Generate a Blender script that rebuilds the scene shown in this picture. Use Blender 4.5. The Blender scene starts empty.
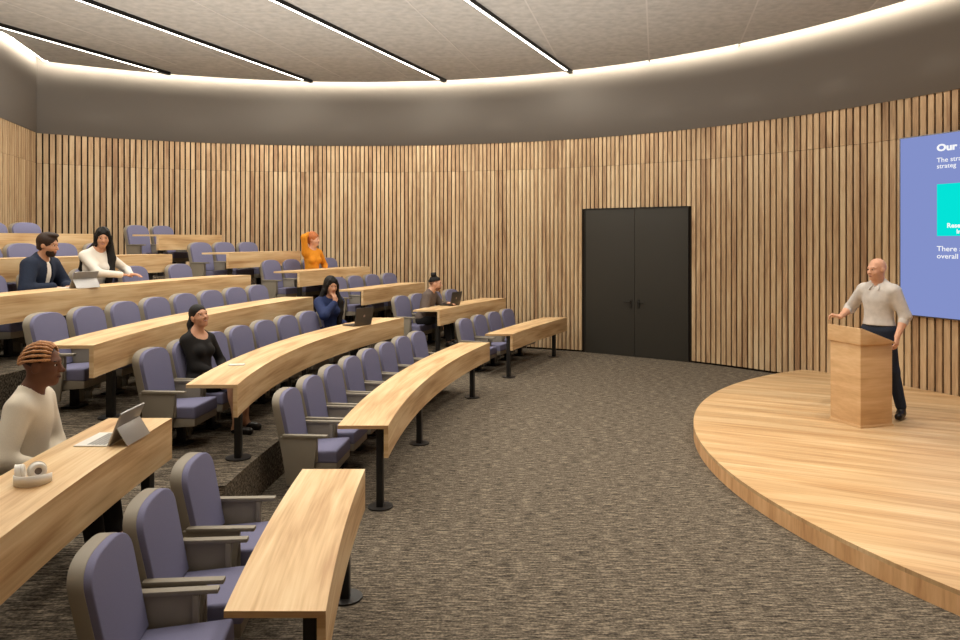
import bpy, bmesh, math, random
import numpy as np
import openvdb
from mathutils import Vector, Matrix

random.seed(7)
RNG = np.random.default_rng(11)
SC = bpy.context.scene
COL = SC.collection
R = math.radians

# ------------------------------------------------------------------ camera
F, YH, CAMH = 746.67, 239.5, 2.2
cam_d = bpy.data.cameras.new('camera')
cam_d.lens = 28.0
cam_d.sensor_width = 36.0
cam_d.shift_y = -80.5 / 960.0
cam_d.clip_start = 0.05
cam = bpy.data.objects.new('camera', cam_d)
cam.location = (0, 0, CAMH)
cam.rotation_euler = (R(90), 0, 0)
COL.objects.link(cam)
SC.camera = cam
vs = SC.view_settings
vs.view_transform = 'Standard'
vs.look = 'None'
vs.gamma = 1.0
vs.use_curve_mapping = False
vs.exposure = -0.5

# ------------------------------------------------------------------ helpers
def tag(o, label=None, cat=None, group=None, kind=None):
    if label: o['label'] = label
    if cat: o['category'] = cat
    if group: o['group'] = group
    if kind: o['kind'] = kind
    return o

def empty(name, loc, rz=0.0, label=None, cat=None, group=None):
    o = bpy.data.objects.new(name, None)
    o.empty_display_size = 0.1
    o.location = loc
    o.rotation_euler = (0, 0, rz)
    COL.objects.link(o)
    return tag(o, label, cat, group)

def link(name, me, mats, parent=None):
    o = bpy.data.objects.new(name, me)
    if not isinstance(mats, (list, tuple)): mats = [mats]
    for m in mats: me.materials.append(m)
    COL.objects.link(o)
    if parent is not None: o.parent = parent
    return o

def copy_tree(o, parent=None):
    c = o.copy()
    COL.objects.link(c)
    if parent is not None: c.parent = parent
    for ch in list(o.children):
        copy_tree(ch, c)
    return c

class MB:
    """collects simple solids into one mesh"""
    def __init__(self):
        self.v, self.f, self.m, self.uv, self.sm = [], [], [], [], []
    def add(self, verts, faces, mat=0, uvs=None, smooth=False):
        b = len(self.v)
        self.v += [tuple(p) for p in verts]
        for i, fc in enumerate(faces):
            self.f.append([b + k for k in fc])
            self.m.append(mat)
            self.sm.append(smooth)
            self.uv.append(uvs[i] if uvs else None)
        return self
    def box(self, c, s, rz=0.0, mat=0, mtx=None):
        x, y, z = s[0] / 2, s[1] / 2, s[2] / 2
        M = mtx if mtx is not None else (Matrix.Translation(c) @ Matrix.Rotation(rz, 4, 'Z'))
        vs_ = [M @ Vector((a * x, b * y, d * z)) for a in (-1, 1) for b in (-1, 1) for d in (-1, 1)]
        fs = [(0, 1, 3, 2), (4, 6, 7, 5), (0, 4, 5, 1), (2, 3, 7, 6), (0, 2, 6, 4), (1, 5, 7, 3)]
        return self.add(vs_, fs, mat)
    def prism(self, pts, mtx, t, mat=0, smooth=False):
        """outline pts in local xy extruded 0..t along local z"""
        n = len(pts)
        a = [mtx @ Vector((p[0], p[1], 0)) for p in pts]
        b = [mtx @ Vector((p[0], p[1], t)) for p in pts]
        fs = [tuple(range(n))[::-1], tuple(range(n, 2 * n))]
        fs += [(i, (i + 1) % n, n + (i + 1) % n, n + i) for i in range(n)]
        return self.add(a + b, fs, mat, smooth=smooth)
    def cyl(self, p0, p1, r0, r1=None, n=20, mat=0, smooth=True):
        if r1 is None: r1 = r0
        p0, p1 = Vector(p0), Vector(p1)
        d = (p1 - p0).normalized()
        a = d.orthogonal().normalized(); b = d.cross(a)
        A, B = [], []
        for i in range(n):
            t = 2 * math.pi * i / n
            w = a * math.cos(t) + b * math.sin(t)
            A.append(p0 + w * r0); B.append(p1 + w * r1)
        fs = [(i, (i + 1) % n, n + (i + 1) % n, n + i) for i in range(n)]
        self.add(A + B, fs, mat, smooth=smooth)
        self.add(A, [tuple(range(n))[::-1]], mat)
        self.add(B, [tuple(range(n))], mat)
        return self
    def mesh(self, name, bevel=0.0, seg=2, merge=False):
        me = bpy.data.meshes.new(name)
        me.from_pydata(self.v, [], self.f)
        for p, mi, s in zip(me.polygons, self.m, self.sm):
            p.material_index = mi
            p.use_smooth = s
        if any(u is not None for u in self.uv):
            L = me.uv_layers.new(name='UVMap')
            for p, u in zip(me.polygons, self.uv):
                if u is None: continue
                for li, c in zip(p.loop_indices, u): L.data[li].uv = c
        bm = bmesh.new(); bm.from_mesh(me)
        if merge: bmesh.ops.remove_doubles(bm, verts=bm.verts, dist=1e-5)
        bmesh.ops.recalc_face_normals(bm, faces=bm.faces)
        if bevel > 0:
            bmesh.ops.remove_doubles(bm, verts=bm.verts, dist=1e-5)
            es = [e for e in bm.edges if len(e.link_faces) == 2 and e.calc_face_angle(0) > R(28)]
            bmesh.ops.bevel(bm, geom=es, offset=bevel, segments=seg, affect='EDGES', profile=0.6, clamp_overlap=True)
            for fc in bm.faces: fc.smooth = True
        bm.to_mesh(me); bm.free()
        if bevel > 0:
            try: me.set_sharp_from_angle(angle=R(40))
            except Exception: pass
        return me

# ------------------------------------------------------------------ materials
def srgb(r, g, b):
    def c(u):
        u /= 255.0
        return u / 12.92 if u <= 0.04045 else ((u + 0.055) / 1.055) ** 2.4
    return (c(r), c(g), c(b), 1.0)

def newmat(name):
    m = bpy.data.materials.new(name)
    m.use_nodes = True
    nt = m.node_tree
    return m, nt, nt.nodes['Principled BSDF']

def plain(name, col, rough=0.6, metal=0.0, spec=0.3, noise=0.0, nscale=80.0, bump=0.0):
    m, nt, b = newmat(name)
    b.inputs['Roughness'].default_value = rough
    b.inputs['Metallic'].default_value = metal
    b.inputs['Specular IOR Level'].default_value = spec
    b.inputs['Base Color'].default_value = col
    if noise or bump:
        tc = nt.nodes.new('ShaderNodeTexCoord')
        n = nt.nodes.new('ShaderNodeTexNoise')
        n.inputs['Scale'].default_value = nscale
        n.inputs['Detail'].default_value = 4
        nt.links.new(tc.outputs['Object'], n.inputs['Vector'])
        if noise:
            r = nt.nodes.new('ShaderNodeValToRGB')
            r.color_ramp.elements[0].position = 0.3
            r.color_ramp.elements[1].position = 0.7
            r.color_ramp.elements[0].color = tuple(c * (1 - noise) for c in col[:3]) + (1,)
            r.color_ramp.elements[1].color = tuple(min(1, c * (1 + noise)) for c in col[:3]) + (1,)
            nt.links.new(n.outputs['Fac'], r.inputs['Fac'])
            nt.links.new(r.outputs['Color'], b.inputs['Base Color'])
        if bump:
            bp = nt.nodes.new('ShaderNodeBump')
            bp.inputs['Strength'].default_value = bump
            bp.inputs['Distance'].default_value = 0.002
            nt.links.new(n.outputs['Fac'], bp.inputs['Height'])
            nt.links.new(bp.outputs['Normal'], b.inputs['Normal'])
    return m

def emit(name, col, strength):
    m = bpy.data.materials.new(name); m.use_nodes = True
    nt = m.node_tree
    nt.nodes.remove(nt.nodes['Principled BSDF'])
    e = nt.nodes.new('ShaderNodeEmission')
    e.inputs['Color'].default_value = col
    e.inputs['Strength'].default_value = strength
    nt.links.new(e.outputs[0], nt.nodes['Material Output'].inputs['Surface'])
    return m

def wood(name, dark, mid, light, coord='UV', scale=(1.0, 9.0, 1.0), rot=0.0, rough=0.5, island=0.0, attr=None, plank=None, spec=0.3):
    """long-grained timber: stretched noise for the figure, finer stretched noise for the pores"""
    m, nt, b = newmat(name)
    N, L = nt.nodes.new, nt.links.new
    b.inputs['Roughness'].default_value = rough
    b.inputs['Specular IOR Level'].default_value = spec
    tc = N('ShaderNodeTexCoord')
    mp = N('ShaderNodeMapping')
    mp.inputs['Rotation'].default_value = (0, 0, rot)
    L(tc.outputs[coord], mp.inputs['Vector'])
    mp2 = N('ShaderNodeMapping')
    mp2.inputs['Scale'].default_value = scale
    L(mp.outputs['Vector'], mp2.inputs['Vector'])
    vec = mp2.outputs['Vector']
    off = None
    if attr or island:
        if attr:
            a = N('ShaderNodeAttribute'); a.attribute_name = attr
            off = a.outputs['Fac']
        else:
            a = N('ShaderNodeNewGeometry'); off = a.outputs['Random Per Island']
        mul = N('ShaderNodeVectorMath'); mul.operation = 'MULTIPLY_ADD'
        cmb = N('ShaderNodeCombineXYZ')
        for i in range(3): L(off, cmb.inputs[i])
        L(cmb.outputs[0], mul.inputs[0])
        mul.inputs[1].default_value = (37.0, 53.0, 29.0)
        L(vec, mul.inputs[2])
        vec = mul.outputs[0]
    n1 = N('ShaderNodeTexNoise'); n1.inputs['Scale'].default_value = 1.0
    n1.inputs['Detail'].default_value = 3; n1.inputs['Distortion'].default_value = 0.6
    L(vec, n1.inputs['Vector'])
    sc = N('ShaderNodeVectorMath'); sc.operation = 'MULTIPLY'
    sc.inputs[1].default_value = (2.0, 7.0, 7.0) if scale[0] <= scale[1] else (7, 7, 2.0)
    L(vec, sc.inputs[0])
    n2 = N('ShaderNodeTexNoise'); n2.inputs['Scale'].default_value = 1.0; n2.inputs['Detail'].default_value = 4
    L(sc.outputs[0], n2.inputs['Vector'])
    mx = N('ShaderNodeMath'); mx.operation = 'MULTIPLY_ADD'
    L(n2.outputs['Fac'], mx.inputs[0]); mx.inputs[1].default_value = 0.35
    ad = N('ShaderNodeMath'); ad.operation = 'MULTIPLY_ADD'
    L(n1.outputs['Fac'], ad.inputs[0]); ad.inputs[1].default_value = 0.85; ad.inputs[2].default_value = -0.1
    L(ad.outputs[0], mx.inputs[2])
    fac = mx.outputs[0]
    if off is not None:
        ad2 = N('ShaderNodeMath'); ad2.operation = 'MULTIPLY_ADD'
        L(off, ad2.inputs[0]); ad2.inputs[1].default_value = island if island else 0.5
        sb = N('ShaderNodeMath'); sb.operation = 'SUBTRACT'
        L(fac, sb.inputs[0]); sb.inputs[1].default_value = (island if island else 0.5) * 0.5
        L(sb.outputs[0], ad2.inputs[2])
        fac = ad2.outputs[0]
    r = N('ShaderNodeValToRGB')
    e = r.color_ramp.elements
    e[0].position, e[0].color = 0.28, dark
    e[1].position, e[1].color = 0.72, light
    x = e.new(0.5); x.color = mid
    L(fac, r.inputs['Fac'])
    col = r.outputs['Color']
    if plank:
        w = N('ShaderNodeTexBrick')
        w.inputs['Scale'].default_value = 1.0
        w.inputs['Brick Width'].default_value = plank[0]
        w.inputs['Row Height'].default_value = plank[1]
        w.inputs['Mortar Size'].default_value = 0.0025
        w.inputs['Color1'].default_value = (0.86, 0.86, 0.86, 1)
        w.inputs['Color2'].default_value = (1.06, 1.03, 1.0, 1)
        w.inputs['Mortar'].default_value = (0.62, 0.58, 0.54, 1)
        L(mp.outputs['Vector'], w.inputs['Vector'])
        mm = N('ShaderNodeMix'); mm.data_type = 'RGBA'; mm.blend_type = 'MULTIPLY'
        mm.inputs['Factor'].default_value = 0.7
        L(col, mm.inputs[6]); L(w.outputs['Color'], mm.inputs[7])
        col = mm.outputs[2]
    L(col, b.inputs['Base Color'])
    return m

def carpet_mat(name, c0, c1, c2):
    m, nt, b = newmat(name)
    N, L = nt.nodes.new, nt.links.new
    b.inputs['Roughness'].default_value = 0.95
    b.inputs['Specular IOR Level'].default_value = 0.05
    tc = N('ShaderNodeTexCoord')
    mp = N('ShaderNodeMapping'); mp.inputs['Scale'].default_value = (6, 44, 30)
    L(tc.outputs['Object'], mp.inputs['Vector'])
    n1 = N('ShaderNodeTexNoise'); n1.inputs['Scale'].default_value = 1.5; n1.inputs['Detail'].default_value = 6
    n1.inputs['Roughness'].default_value = 0.75
    L(mp.outputs['Vector'], n1.inputs['Vector'])
    n2 = N('ShaderNodeTexNoise'); n2.inputs['Scale'].default_value = 60; n2.inputs['Detail'].default_value = 3
    L(tc.outputs['Object'], n2.inputs['Vector'])
    a = N('ShaderNodeMath'); a.operation = 'MULTIPLY_ADD'
    L(n2.outputs['Fac'], a.inputs[0]); a.inputs[1].default_value = 0.3
    s = N('ShaderNodeMath'); s.operation = 'SUBTRACT'
    L(n1.outputs['Fac'], s.inputs[0]); s.inputs[1].default_value = 0.15
    L(s.outputs[0], a.inputs[2])
    r = N('ShaderNodeValToRGB'); e = r.color_ramp.elements
    e[0].position, e[0].color = 0.36, c0
    e[1].position, e[1].color = 0.65, c2
    x = e.new(0.5); x.color = c1
    L(a.outputs[0], r.inputs['Fac'])
    L(r.outputs['Color'], b.inputs['Base Color'])
    bp = N('ShaderNodeBump'); bp.inputs['Strength'].default_value = 0.5; bp.inputs['Distance'].default_value = 0.006
    L(n1.outputs['Fac'], bp.inputs['Height']); L(bp.outputs['Normal'], b.inputs['Normal'])
    return m

M = {}
M['desk'] = wood('desk_oak', srgb(176, 134, 90), srgb(214, 180, 134), srgb(234, 208, 166), 'UV', (0.9, 8.0, 1.0), rough=0.45)
M['stage'] = wood('stage_oak', srgb(176, 138, 96), srgb(202, 168, 124), srgb(222, 194, 152), 'Object', (0.55, 6.5, 1.0), rot=R(26), rough=0.42, plank=(30.0, 0.24))
M['stage_side'] = wood('stage_edge_oak', srgb(184, 136, 92), srgb(214, 168, 120), srgb(232, 190, 142), 'UV', (7.0, 0.7, 1.0), rough=0.5)
M['podium'] = wood('podium_oak', srgb(194, 156, 114), srgb(210, 174, 130), srgb(224, 192, 150), 'Object', (1.5, 1.5, 8.0), rough=0.5)
M['slat'] = wood('slat_oak', srgb(150, 118, 88), srgb(188, 158, 122), srgb(210, 186, 150), 'Object', (9, 9, 0.8), rough=0.55, attr='tone')
M['backing'] = plain('slat_backing_felt', srgb(38, 32, 27), 0.9, spec=0.05)
M['plaster'] = plain('grey_plaster', srgb(128, 122, 115), 0.9, spec=0.05)
M['roof'] = plain('cove_plaster', srgb(120, 112, 104), 0.9, spec=0.05)
M['seam'] = plain('ceiling_joint', srgb(198, 193, 186), 0.8, spec=0.1)
M['ceiling'] = plain('acoustic_panel', srgb(182, 178, 171), 0.9, spec=0.05, noise=0.12, nscale=9, bump=0.3)
M['carpet'] = carpet_mat('loop_carpet', srgb(42, 38, 33), srgb(92, 84, 74), srgb(152, 139, 121))
M['fabric'] = plain('lavender_fabric', srgb(120, 119, 146), 0.85, spec=0.15, noise=0.06, nscale=300, bump=0.15)
M['shell'] = plain('taupe_shell', srgb(142, 134, 120), 0.55, spec=0.3)
M['black'] = plain('black_metal', srgb(30, 28, 27), 0.45, spec=0.4)
M['door'] = plain('charcoal_door', srgb(52, 49, 43), 0.6, spec=0.3)
M['doorframe'] = plain('charcoal_frame', srgb(44, 41, 36), 0.6)
M['handle'] = plain('dark_handle', srgb(44, 41, 37), 0.5, metal=0.2)
M['bar_side'] = plain('black_light_housing', srgb(24, 22, 20), 0.5)
M['bar_glow'] = emit('light_diffuser', (1.0, 0.93, 0.82, 1), 16.0)
M['cove_glow'] = emit('cove_strip_glow', (1.0, 0.91, 0.76, 1), 80.0)
M['screen'] = emit('screen_periwinkle', srgb(138, 152, 212), 1.27)
M['screen_text'] = emit('screen_white', srgb(255, 255, 255), 1.4)
M['screen_box'] = emit('screen_turquoise', srgb(6, 238, 226), 1.27)
M['screen_frame'] = plain('screen_frame_metal', srgb(120, 120, 130), 0.3, metal=0.8)
M['silver'] = plain('silver_metal', srgb(168, 166, 164), 0.35, metal=0.5)
M['laptop'] = plain('dark_grey_metal', srgb(92, 88, 84), 0.35, metal=0.6)
M['keys'] = plain('dark_keys', srgb(40, 40, 42), 0.6)
M['lcd'] = plain('dark_glass', srgb(16, 17, 20), 0.12, spec=0.5)
M['white'] = plain('white_plastic', srgb(232, 228, 220), 0.4)
M['offwhite'] = plain('pale_keyboard', srgb(226, 222, 214), 0.6)
M['emblem'] = plain('emblem', srgb(170, 150, 140), 0.3)
M['darkpad'] = plain('grey_cushion', srgb(120, 110, 104), 0.8)
M['phone'] = plain('white_phone_body', srgb(222, 222, 224), 0.2)

# ------------------------------------------------------------------ room plan
WC, WR, WZ, CZ = (-2.52, 6.31), 9.44, 4.174, 5.478
SEAM_Z, DOOR_Z = 3.62, 2.79
CORNER = (-8.19, 13.77)
BACK = [CORNER, (-7.97, 12.9), (-7.764, 12.08), (-7.70, 11.4), (-7.82, 10.4), (-8.1, 9.0), (-8.35, 7.0), (-8.4, 5.0), (-8.4, -1.08)]
def back_x(y):
    for (x0, y0), (x1, y1) in zip(BACK[:-1], BACK[1:]):
        if y1 <= y <= y0: return x0 + (x1 - x0) * (y - y0) / (y1 - y0)
    return -8.4 if y < 5 else -8.19
def wpt(th, r=WR): return (WC[0] + r * math.cos(th), WC[1] + r * math.sin(th))
def wang(x, y): return math.atan2(y - WC[1], x - WC[0])
def ray_wall(px, r=WR):
    """angle on the wall circle hit by the photo column px (far side)"""
    u = (px - 480) / F
    a = u * u + 1; b = -2 * (u * WC[0] + WC[1]); c = WC[0] ** 2 + WC[1] ** 2 - r * r
    t = (-b + math.sqrt(b * b - 4 * a * c)) / (2 * a)
    return wang(u * t, t), t

# rows: front-edge curve X = a + b*t + c*t*t with t = Y-10, floor level, desk top
ROW = {1: (-0.1185, 0.2767, 0.0293), 2: (-1.4288, 0.2681, 0.0295), 3: (-2.6721, 0.2246, 0.0253),
       4: (-3.8244, 0.2696, 0.0234), 5: (-4.943, 0.2968, 0.0224), 6: (-6.0, 0.2414, 0.0215)}
ZF = {1: 0.0, 2: 0.346, 3: 0.660, 4: 0.972, 5: 1.286, 6: 1.586}
DESK_H = 0.697
def cx(c, y): t = y - 10.0; return c[0] + c[1] * t + c[2] * t * t
def cdx(c, y): return c[1] + 2 * c[2] * (y - 10.0)
def row_edge(k, y): return cx(ROW[k], y) + 0.12

# ------------------------------------------------------------------ floor with its tiers
def build_floor():
    mb = MB()
    A1, A2 = (4.92, 5.62), (11.07, 12.0)
    ys = list(np.arange(-3.0, 15.74, 0.25)) + [A1[0], A1[1], A2[0], A2[1], 15.745]
    ys = sorted(set(round(float(y), 4) for y in ys))
    def lims(y):
        h = max(0.0, (WR + 0.02) ** 2 - (y - WC[1]) ** 2) ** 0.5
        xl, xr = WC[0] - h, WC[0] + h
        if -1.08 <= y <= 13.77: xl = max(xl, back_x(y) - 0.03)
        return xl, xr
    HS = 0.36
    def bounds(y, aisle):
        xl, xr = lims(y)
        out = [(xr, 0.0)]       # (X where this level starts going towards -X, z)
        for k in range(2, 7):
            e = row_edge(k, y)
            if aisle:
                out.append((e, (ZF[k] + ZF[k - 1]) / 2))
                out.append((e - HS, ZF[k]))
            else:
                out.append((e, ZF[k]))
        out = [(min(max(x, xl), xr), z) for x, z in out]
        return out, xl
    for y0, y1 in zip(ys[:-1], ys[1:]):
        ym = (y0 + y1) / 2
        aisle = A1[0] < ym < A1[1] or A2[0] < ym < A2[1]
        b0, l0 = bounds(y0, aisle); b1, l1 = bounds(y1, aisle)
        for i in range(len(b0)):
            x0, z = b0[i]; x1, _ = b1[i]
            n0 = b0[i + 1][0] if i + 1 < len(b0) else l0
            n1 = b1[i + 1][0] if i + 1 < len(b1) else l1
            if max(x0 - n0, x1 - n1) > 1e-4:
                mb.add([(x0, y0, z), (x1, y1, z), (n1, y1, z), (n0, y0, z)], [(0, 1, 2, 3)])
            if i + 1 < len(b0):
                zn = b0[i + 1][1]
                if max(n0 - l0, n1 - l1) > 1e-4:
                    mb.add([(n0, y0, z), (n0, y0, zn), (n1, y1, zn), (n1, y1, z)], [(0, 1, 2, 3)])
    for y in (*A1, *A2):                       # cheeks of the half steps in the aisles
        xl, _ = lims(y)
        for k in range(2, 7):
            e = row_edge(k, y); z0, z1 = (ZF[k] + ZF[k - 1]) / 2, ZF[k]
            a, b = max(e, xl), max(e - HS, xl)
            if a - b > 1e-3:
                mb.add([(a, y, z0), (b, y, z0), (b, y, z1), (a, y, z1)], [(0, 1, 2, 3)])
    o = link('floor', mb.mesh('floor'), M['carpet'])
    tag(o, 'grey brown carpeted floor rising in curved tiers', None, None, 'structure')
build_floor()

# ------------------------------------------------------------------ walls
TH_A, TH_B = wang(2.025, 14.537), wang(3.753, 13.41)      # door edges (A is further from the screen)
TH_C = wang(*CORNER)
def slat_box(mb, tones, p, tang, nrm, w, d, z0, z1, tone):
    """box slat: front centre p, tangent, inward normal"""
    t, n = Vector((*tang, 0)), Vector((*nrm, 0))
    q = Vector((*p, 0))
    vs_ = []
    for s in (-1, 1):
        for b in (0, 1):
            for z in (z0, z1):
                vs_.append(q + t * (s * w / 2) - n * (b * d) + Vector((0, 0, z)))
    fs = [(0, 1, 5, 4), (0, 2, 3, 1), (4, 5, 7, 6), (0, 4, 6, 2), (1, 3, 7, 5)]
    mb.add(vs_, fs, 0)
    tones += [tone] * len(fs)

def finish_slats(name, mb, tones, n_back, label):
    me = bpy.data.meshes.new(name)
    me.from_pydata(mb.v, [], mb.f)
    for p, mi in zip(me.polygons, mb.m): p.material_index = mi
    at = me.attributes.new('tone', 'FLOAT', 'FACE')
    at.data.foreach_set('value', np.array(tones, dtype=np.float32))
    o = link(name, me, [M['slat'], M['backing']])
    tag(o, label, None, None, 'structure')
    return o

PITCH_X = [0, 100, 180, 280, 400, 600, 700, 760, 850, 960]
PITCH_V = [.108, .106, .099, .092, .084, .084, .093, .102, .111, .112]
def pitch_at(th):
    x, y = wpt(th)
    if y < 1.0: return 0.112
    return float(np.interp(480 + F * x / y, PITCH_X, PITCH_V))

def rnd_tone():
    return float(np.clip(RNG.normal(0.55, 0.14), 0.0, 1.0))

def build_walls():
    mb, tones = MB(), []
    th = TH_C - 0.001
    end = TH_C - 2 * math.pi + 0.001
    # end of circle where it meets the back wall behind the camera
    end = wang(-8.4, -1.08) - (0 if wang(-8.4, -1.08) < 0 else 2 * math.pi)
    D = 0.03
    while th > end:
        p = pitch_at(th)
        dth = p / WR
        c = th - dth / 2
        w = p * 0.74
        P = wpt(c)
        nrm = (-math.cos(c), -math.sin(c)); tan = (-math.sin(c), math.cos(c))
        zlo = 0.035
        if TH_B - 0.004 < c < TH_A + 0.004: zlo = DOOR_Z + 0.01
        t = rnd_tone()
        slat_box(mb, tones, P, tan, nrm, w, D, zlo, SEAM_Z - 0.006, t)
        slat_box(mb, tones, P, tan, nrm, w, D, SEAM_Z, WZ + 0.03, float(np.clip(t * 0.45 + rnd_tone() * 0.4 - 0.02, 0, 1)))
        th -= dth
    # backing behind the slats
    segs = np.linspace(TH_C, end, 260)
    def back(t0, t1, z0, z1):
        a, b = wpt(t0, WR + D), wpt(t1, WR + D)
        mb.add([(*a, z0), (*b, z0), (*b, z1), (*a, z1)], [(0, 1, 2, 3)], 1)
        tones.append(0)
    cuts = sorted(set(list(segs) + [TH_A, TH_B]), reverse=True)
    for t0, t1 in zip(cuts[:-1], cuts[1:]):
        m_ = (t0 + t1) / 2
        back(t0, t1, DOOR_Z if TH_B < m_ < TH_A else 0.0, WZ + 0.03)
    finish_slats('wall_front', mb, tones, 0, 'curved wall of upright oak slats')
    # back wall
    mb, tones = MB(), []
    D2 = D
    for (x0, y0), (x1, y1) in zip(BACK[:-1], BACK[1:]):
        L = math.hypot(x1 - x0, y1 - y0)
        tan = ((x1 - x0) / L, (y1 - y0) / L)
        nrm = (-tan[1], tan[0])
        if nrm[0] < 0: nrm = (-nrm[0], -nrm[1])
        n = max(1, round(L / 0.11)); p = L / n
        for i in range(n):
            s = (i + .5) * p
            P = (x0 + tan[0] * s, y0 + tan[1] * s)
            t = rnd_tone()
            slat_box(mb, tones, P, tan, nrm, p * .76, D2, 0.03, SEAM_Z - 0.006, t)
            slat_box(mb, tones, P, tan, nrm, p * .76, D2, SEAM_Z, WZ + 0.03, float(np.clip(t * 0.45 + rnd_tone() * 0.4, 0, 1)))
        a = (x0 - nrm[0] * D2, y0 - nrm[1] * D2); b = (x1 - nrm[0] * D2, y1 - nrm[1] * D2)
        mb.add([(*a, 0), (*b, 0), (*b, WZ + .03), (*a, WZ + .03)], [(0, 1, 2, 3)], 1); tones.append(0)
    finish_slats('wall_back', mb, tones, 0, 'oak slat wall behind the top row of seats')
    # plain grey band above the slats, its lower lip just proud of the slats
    mb = MB()
    top = 5.80
    Rb = WR - 0.012
    pts = [wpt(t, Rb) for t in np.linspace(TH_C, end, 280)]
    bk = [(x + .012, y) for x, y in BACK]
    for path in (pts, bk):
        for (a, b) in zip(path[:-1], path[1:]):
            mb.add([(*a, WZ), (*b, WZ), (*b, top), (*a, top)], [(0, 1, 2, 3)], 0, smooth=True)
    for t0, t1 in zip(np.linspace(TH_C, end, 280)[:-1], np.linspace(TH_C, end, 280)[1:]):
        mb.add([(*wpt(t0, Rb), WZ), (*wpt(t1, Rb), WZ), (*wpt(t1, WR + .05), WZ), (*wpt(t0, WR + .05), WZ)], [(0, 1, 2, 3)], 0)
    for a, b in zip(bk[:-1], bk[1:]):
        mb.add([(*a, WZ), (*b, WZ), (b[0] - .08, b[1], WZ), (a[0] - .08, a[1], WZ)], [(0, 1, 2, 3)], 0)
    o = link('wall_upper', mb.mesh('wall_upper', merge=True), M['plaster'])
    tag(o, 'plain grey band of wall above the slats', None, None, 'structure')
    # ceiling: floating acoustic raft, its joints, and the soffit above the cove
    def outline(r, inset, n=200):
        cen = [(x + inset, y) for x, y in BACK]
        o = []
        for t in np.linspace(TH_C, end, n):
            x, y = wpt(t, r)
            if -1.3 <= y <= 13.9 and x < -5: x = max(x, back_x(min(max(y, -1.08), 13.77)) + inset)
            o.append((x, y))
        for x, y in reversed(BACK[1:-1]): o.append((x + inset, y))
        return o
    mb = MB()
    ol = outline(9.24, 0.18)
    mb.prism(ol, Matrix.Translation((0, 0, CZ)), 0.05)
    # joints: thin battens flush below the panels
    def batten(a, b, w=0.024):
        a, b = Vector((*a, 0)), Vector((*b, 0))
        d = (b - a).normalized(); n = Vector((-d.y, d.x, 0)) * w / 2
        z0 = Vector((0, 0, CZ - 0.003)); z1 = Vector((0, 0, CZ + .01))
        v = [a + n + z0, b + n + z0, b - n + z0, a - n + z0, a + n + z1, b + n + z1, b - n + z1, a - n + z1]
        mb.add(v, [(0, 1, 2, 3), (0, 4, 5, 1), (2, 6, 7, 3)], 1)
    dirx = 0.235
    for x10, ye in ((-8.0 + 4.05, 15.1), (-1.02, 14.9), (0.61, 14.6), (2.27, 13.8), (3.8, 12.7), (5.43, 10.6), (-2.62, 15.1), (-5.4, 14.6), (-6.6, 14.0)):
        batten((x10 - dirx * 11.5, -1.2), (x10 + dirx * (ye - 10.15), ye))
    for yy in (3.0, 5.6, 8.2, 10.8, 13.4):
        h = (9.2 ** 2 - (yy - WC[1]) ** 2) ** .5
        batten((max(WC[0] - h, back_x(yy) + .3), yy + .5 if False else yy), (WC[0] + h, yy), 0.016)
    me = mb.mesh('ceiling')
    o = link('ceiling', me, [M['ceiling'], M['seam']])
    tag(o, 'acoustic panel ceiling floating inside a lit cove', None, None, 'structure')
    mb = MB()
    mb.prism(outline(WR + .02, -0.02), Matrix.Translation((0, 0, top)), 0.05)
    o = link('ceiling', mb.mesh('ceiling_soffit'), M['roof'])
    tag(o, 'soffit above the lit ceiling cove', None, None, 'structure')
    # cove strip
    mb = MB()
    # vertical strip on the raft's edge, shining outwards at the grey wall
    rs_, za, zb = 9.254, 5.484, 5.540
    T = np.linspace(TH_C - 0.012, end, 260)
    for t0, t1 in zip(T[:-1], T[1:]):
        mb.add([(*wpt(t0, rs_), za), (*wpt(t1, rs_), za), (*wpt(t1, rs_), zb), (*wpt(t0, rs_), zb)], [(0, 1, 2, 3)])
    for a, b in zip(BACK[:-1], BACK[1:]):
        mb.add([(a[0] + .166, a[1], za), (b[0] + .166, b[1], za), (b[0] + .166, b[1], zb), (a[0] + .166, a[1], zb)], [(0, 1, 2, 3)])
    o = link('cove_light', mb.mesh('cove_light'), M['cove_glow'])
    tag(o, 'glowing strip light hidden along the ceiling edge above grey wall', 'light')
build_walls()

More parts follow.
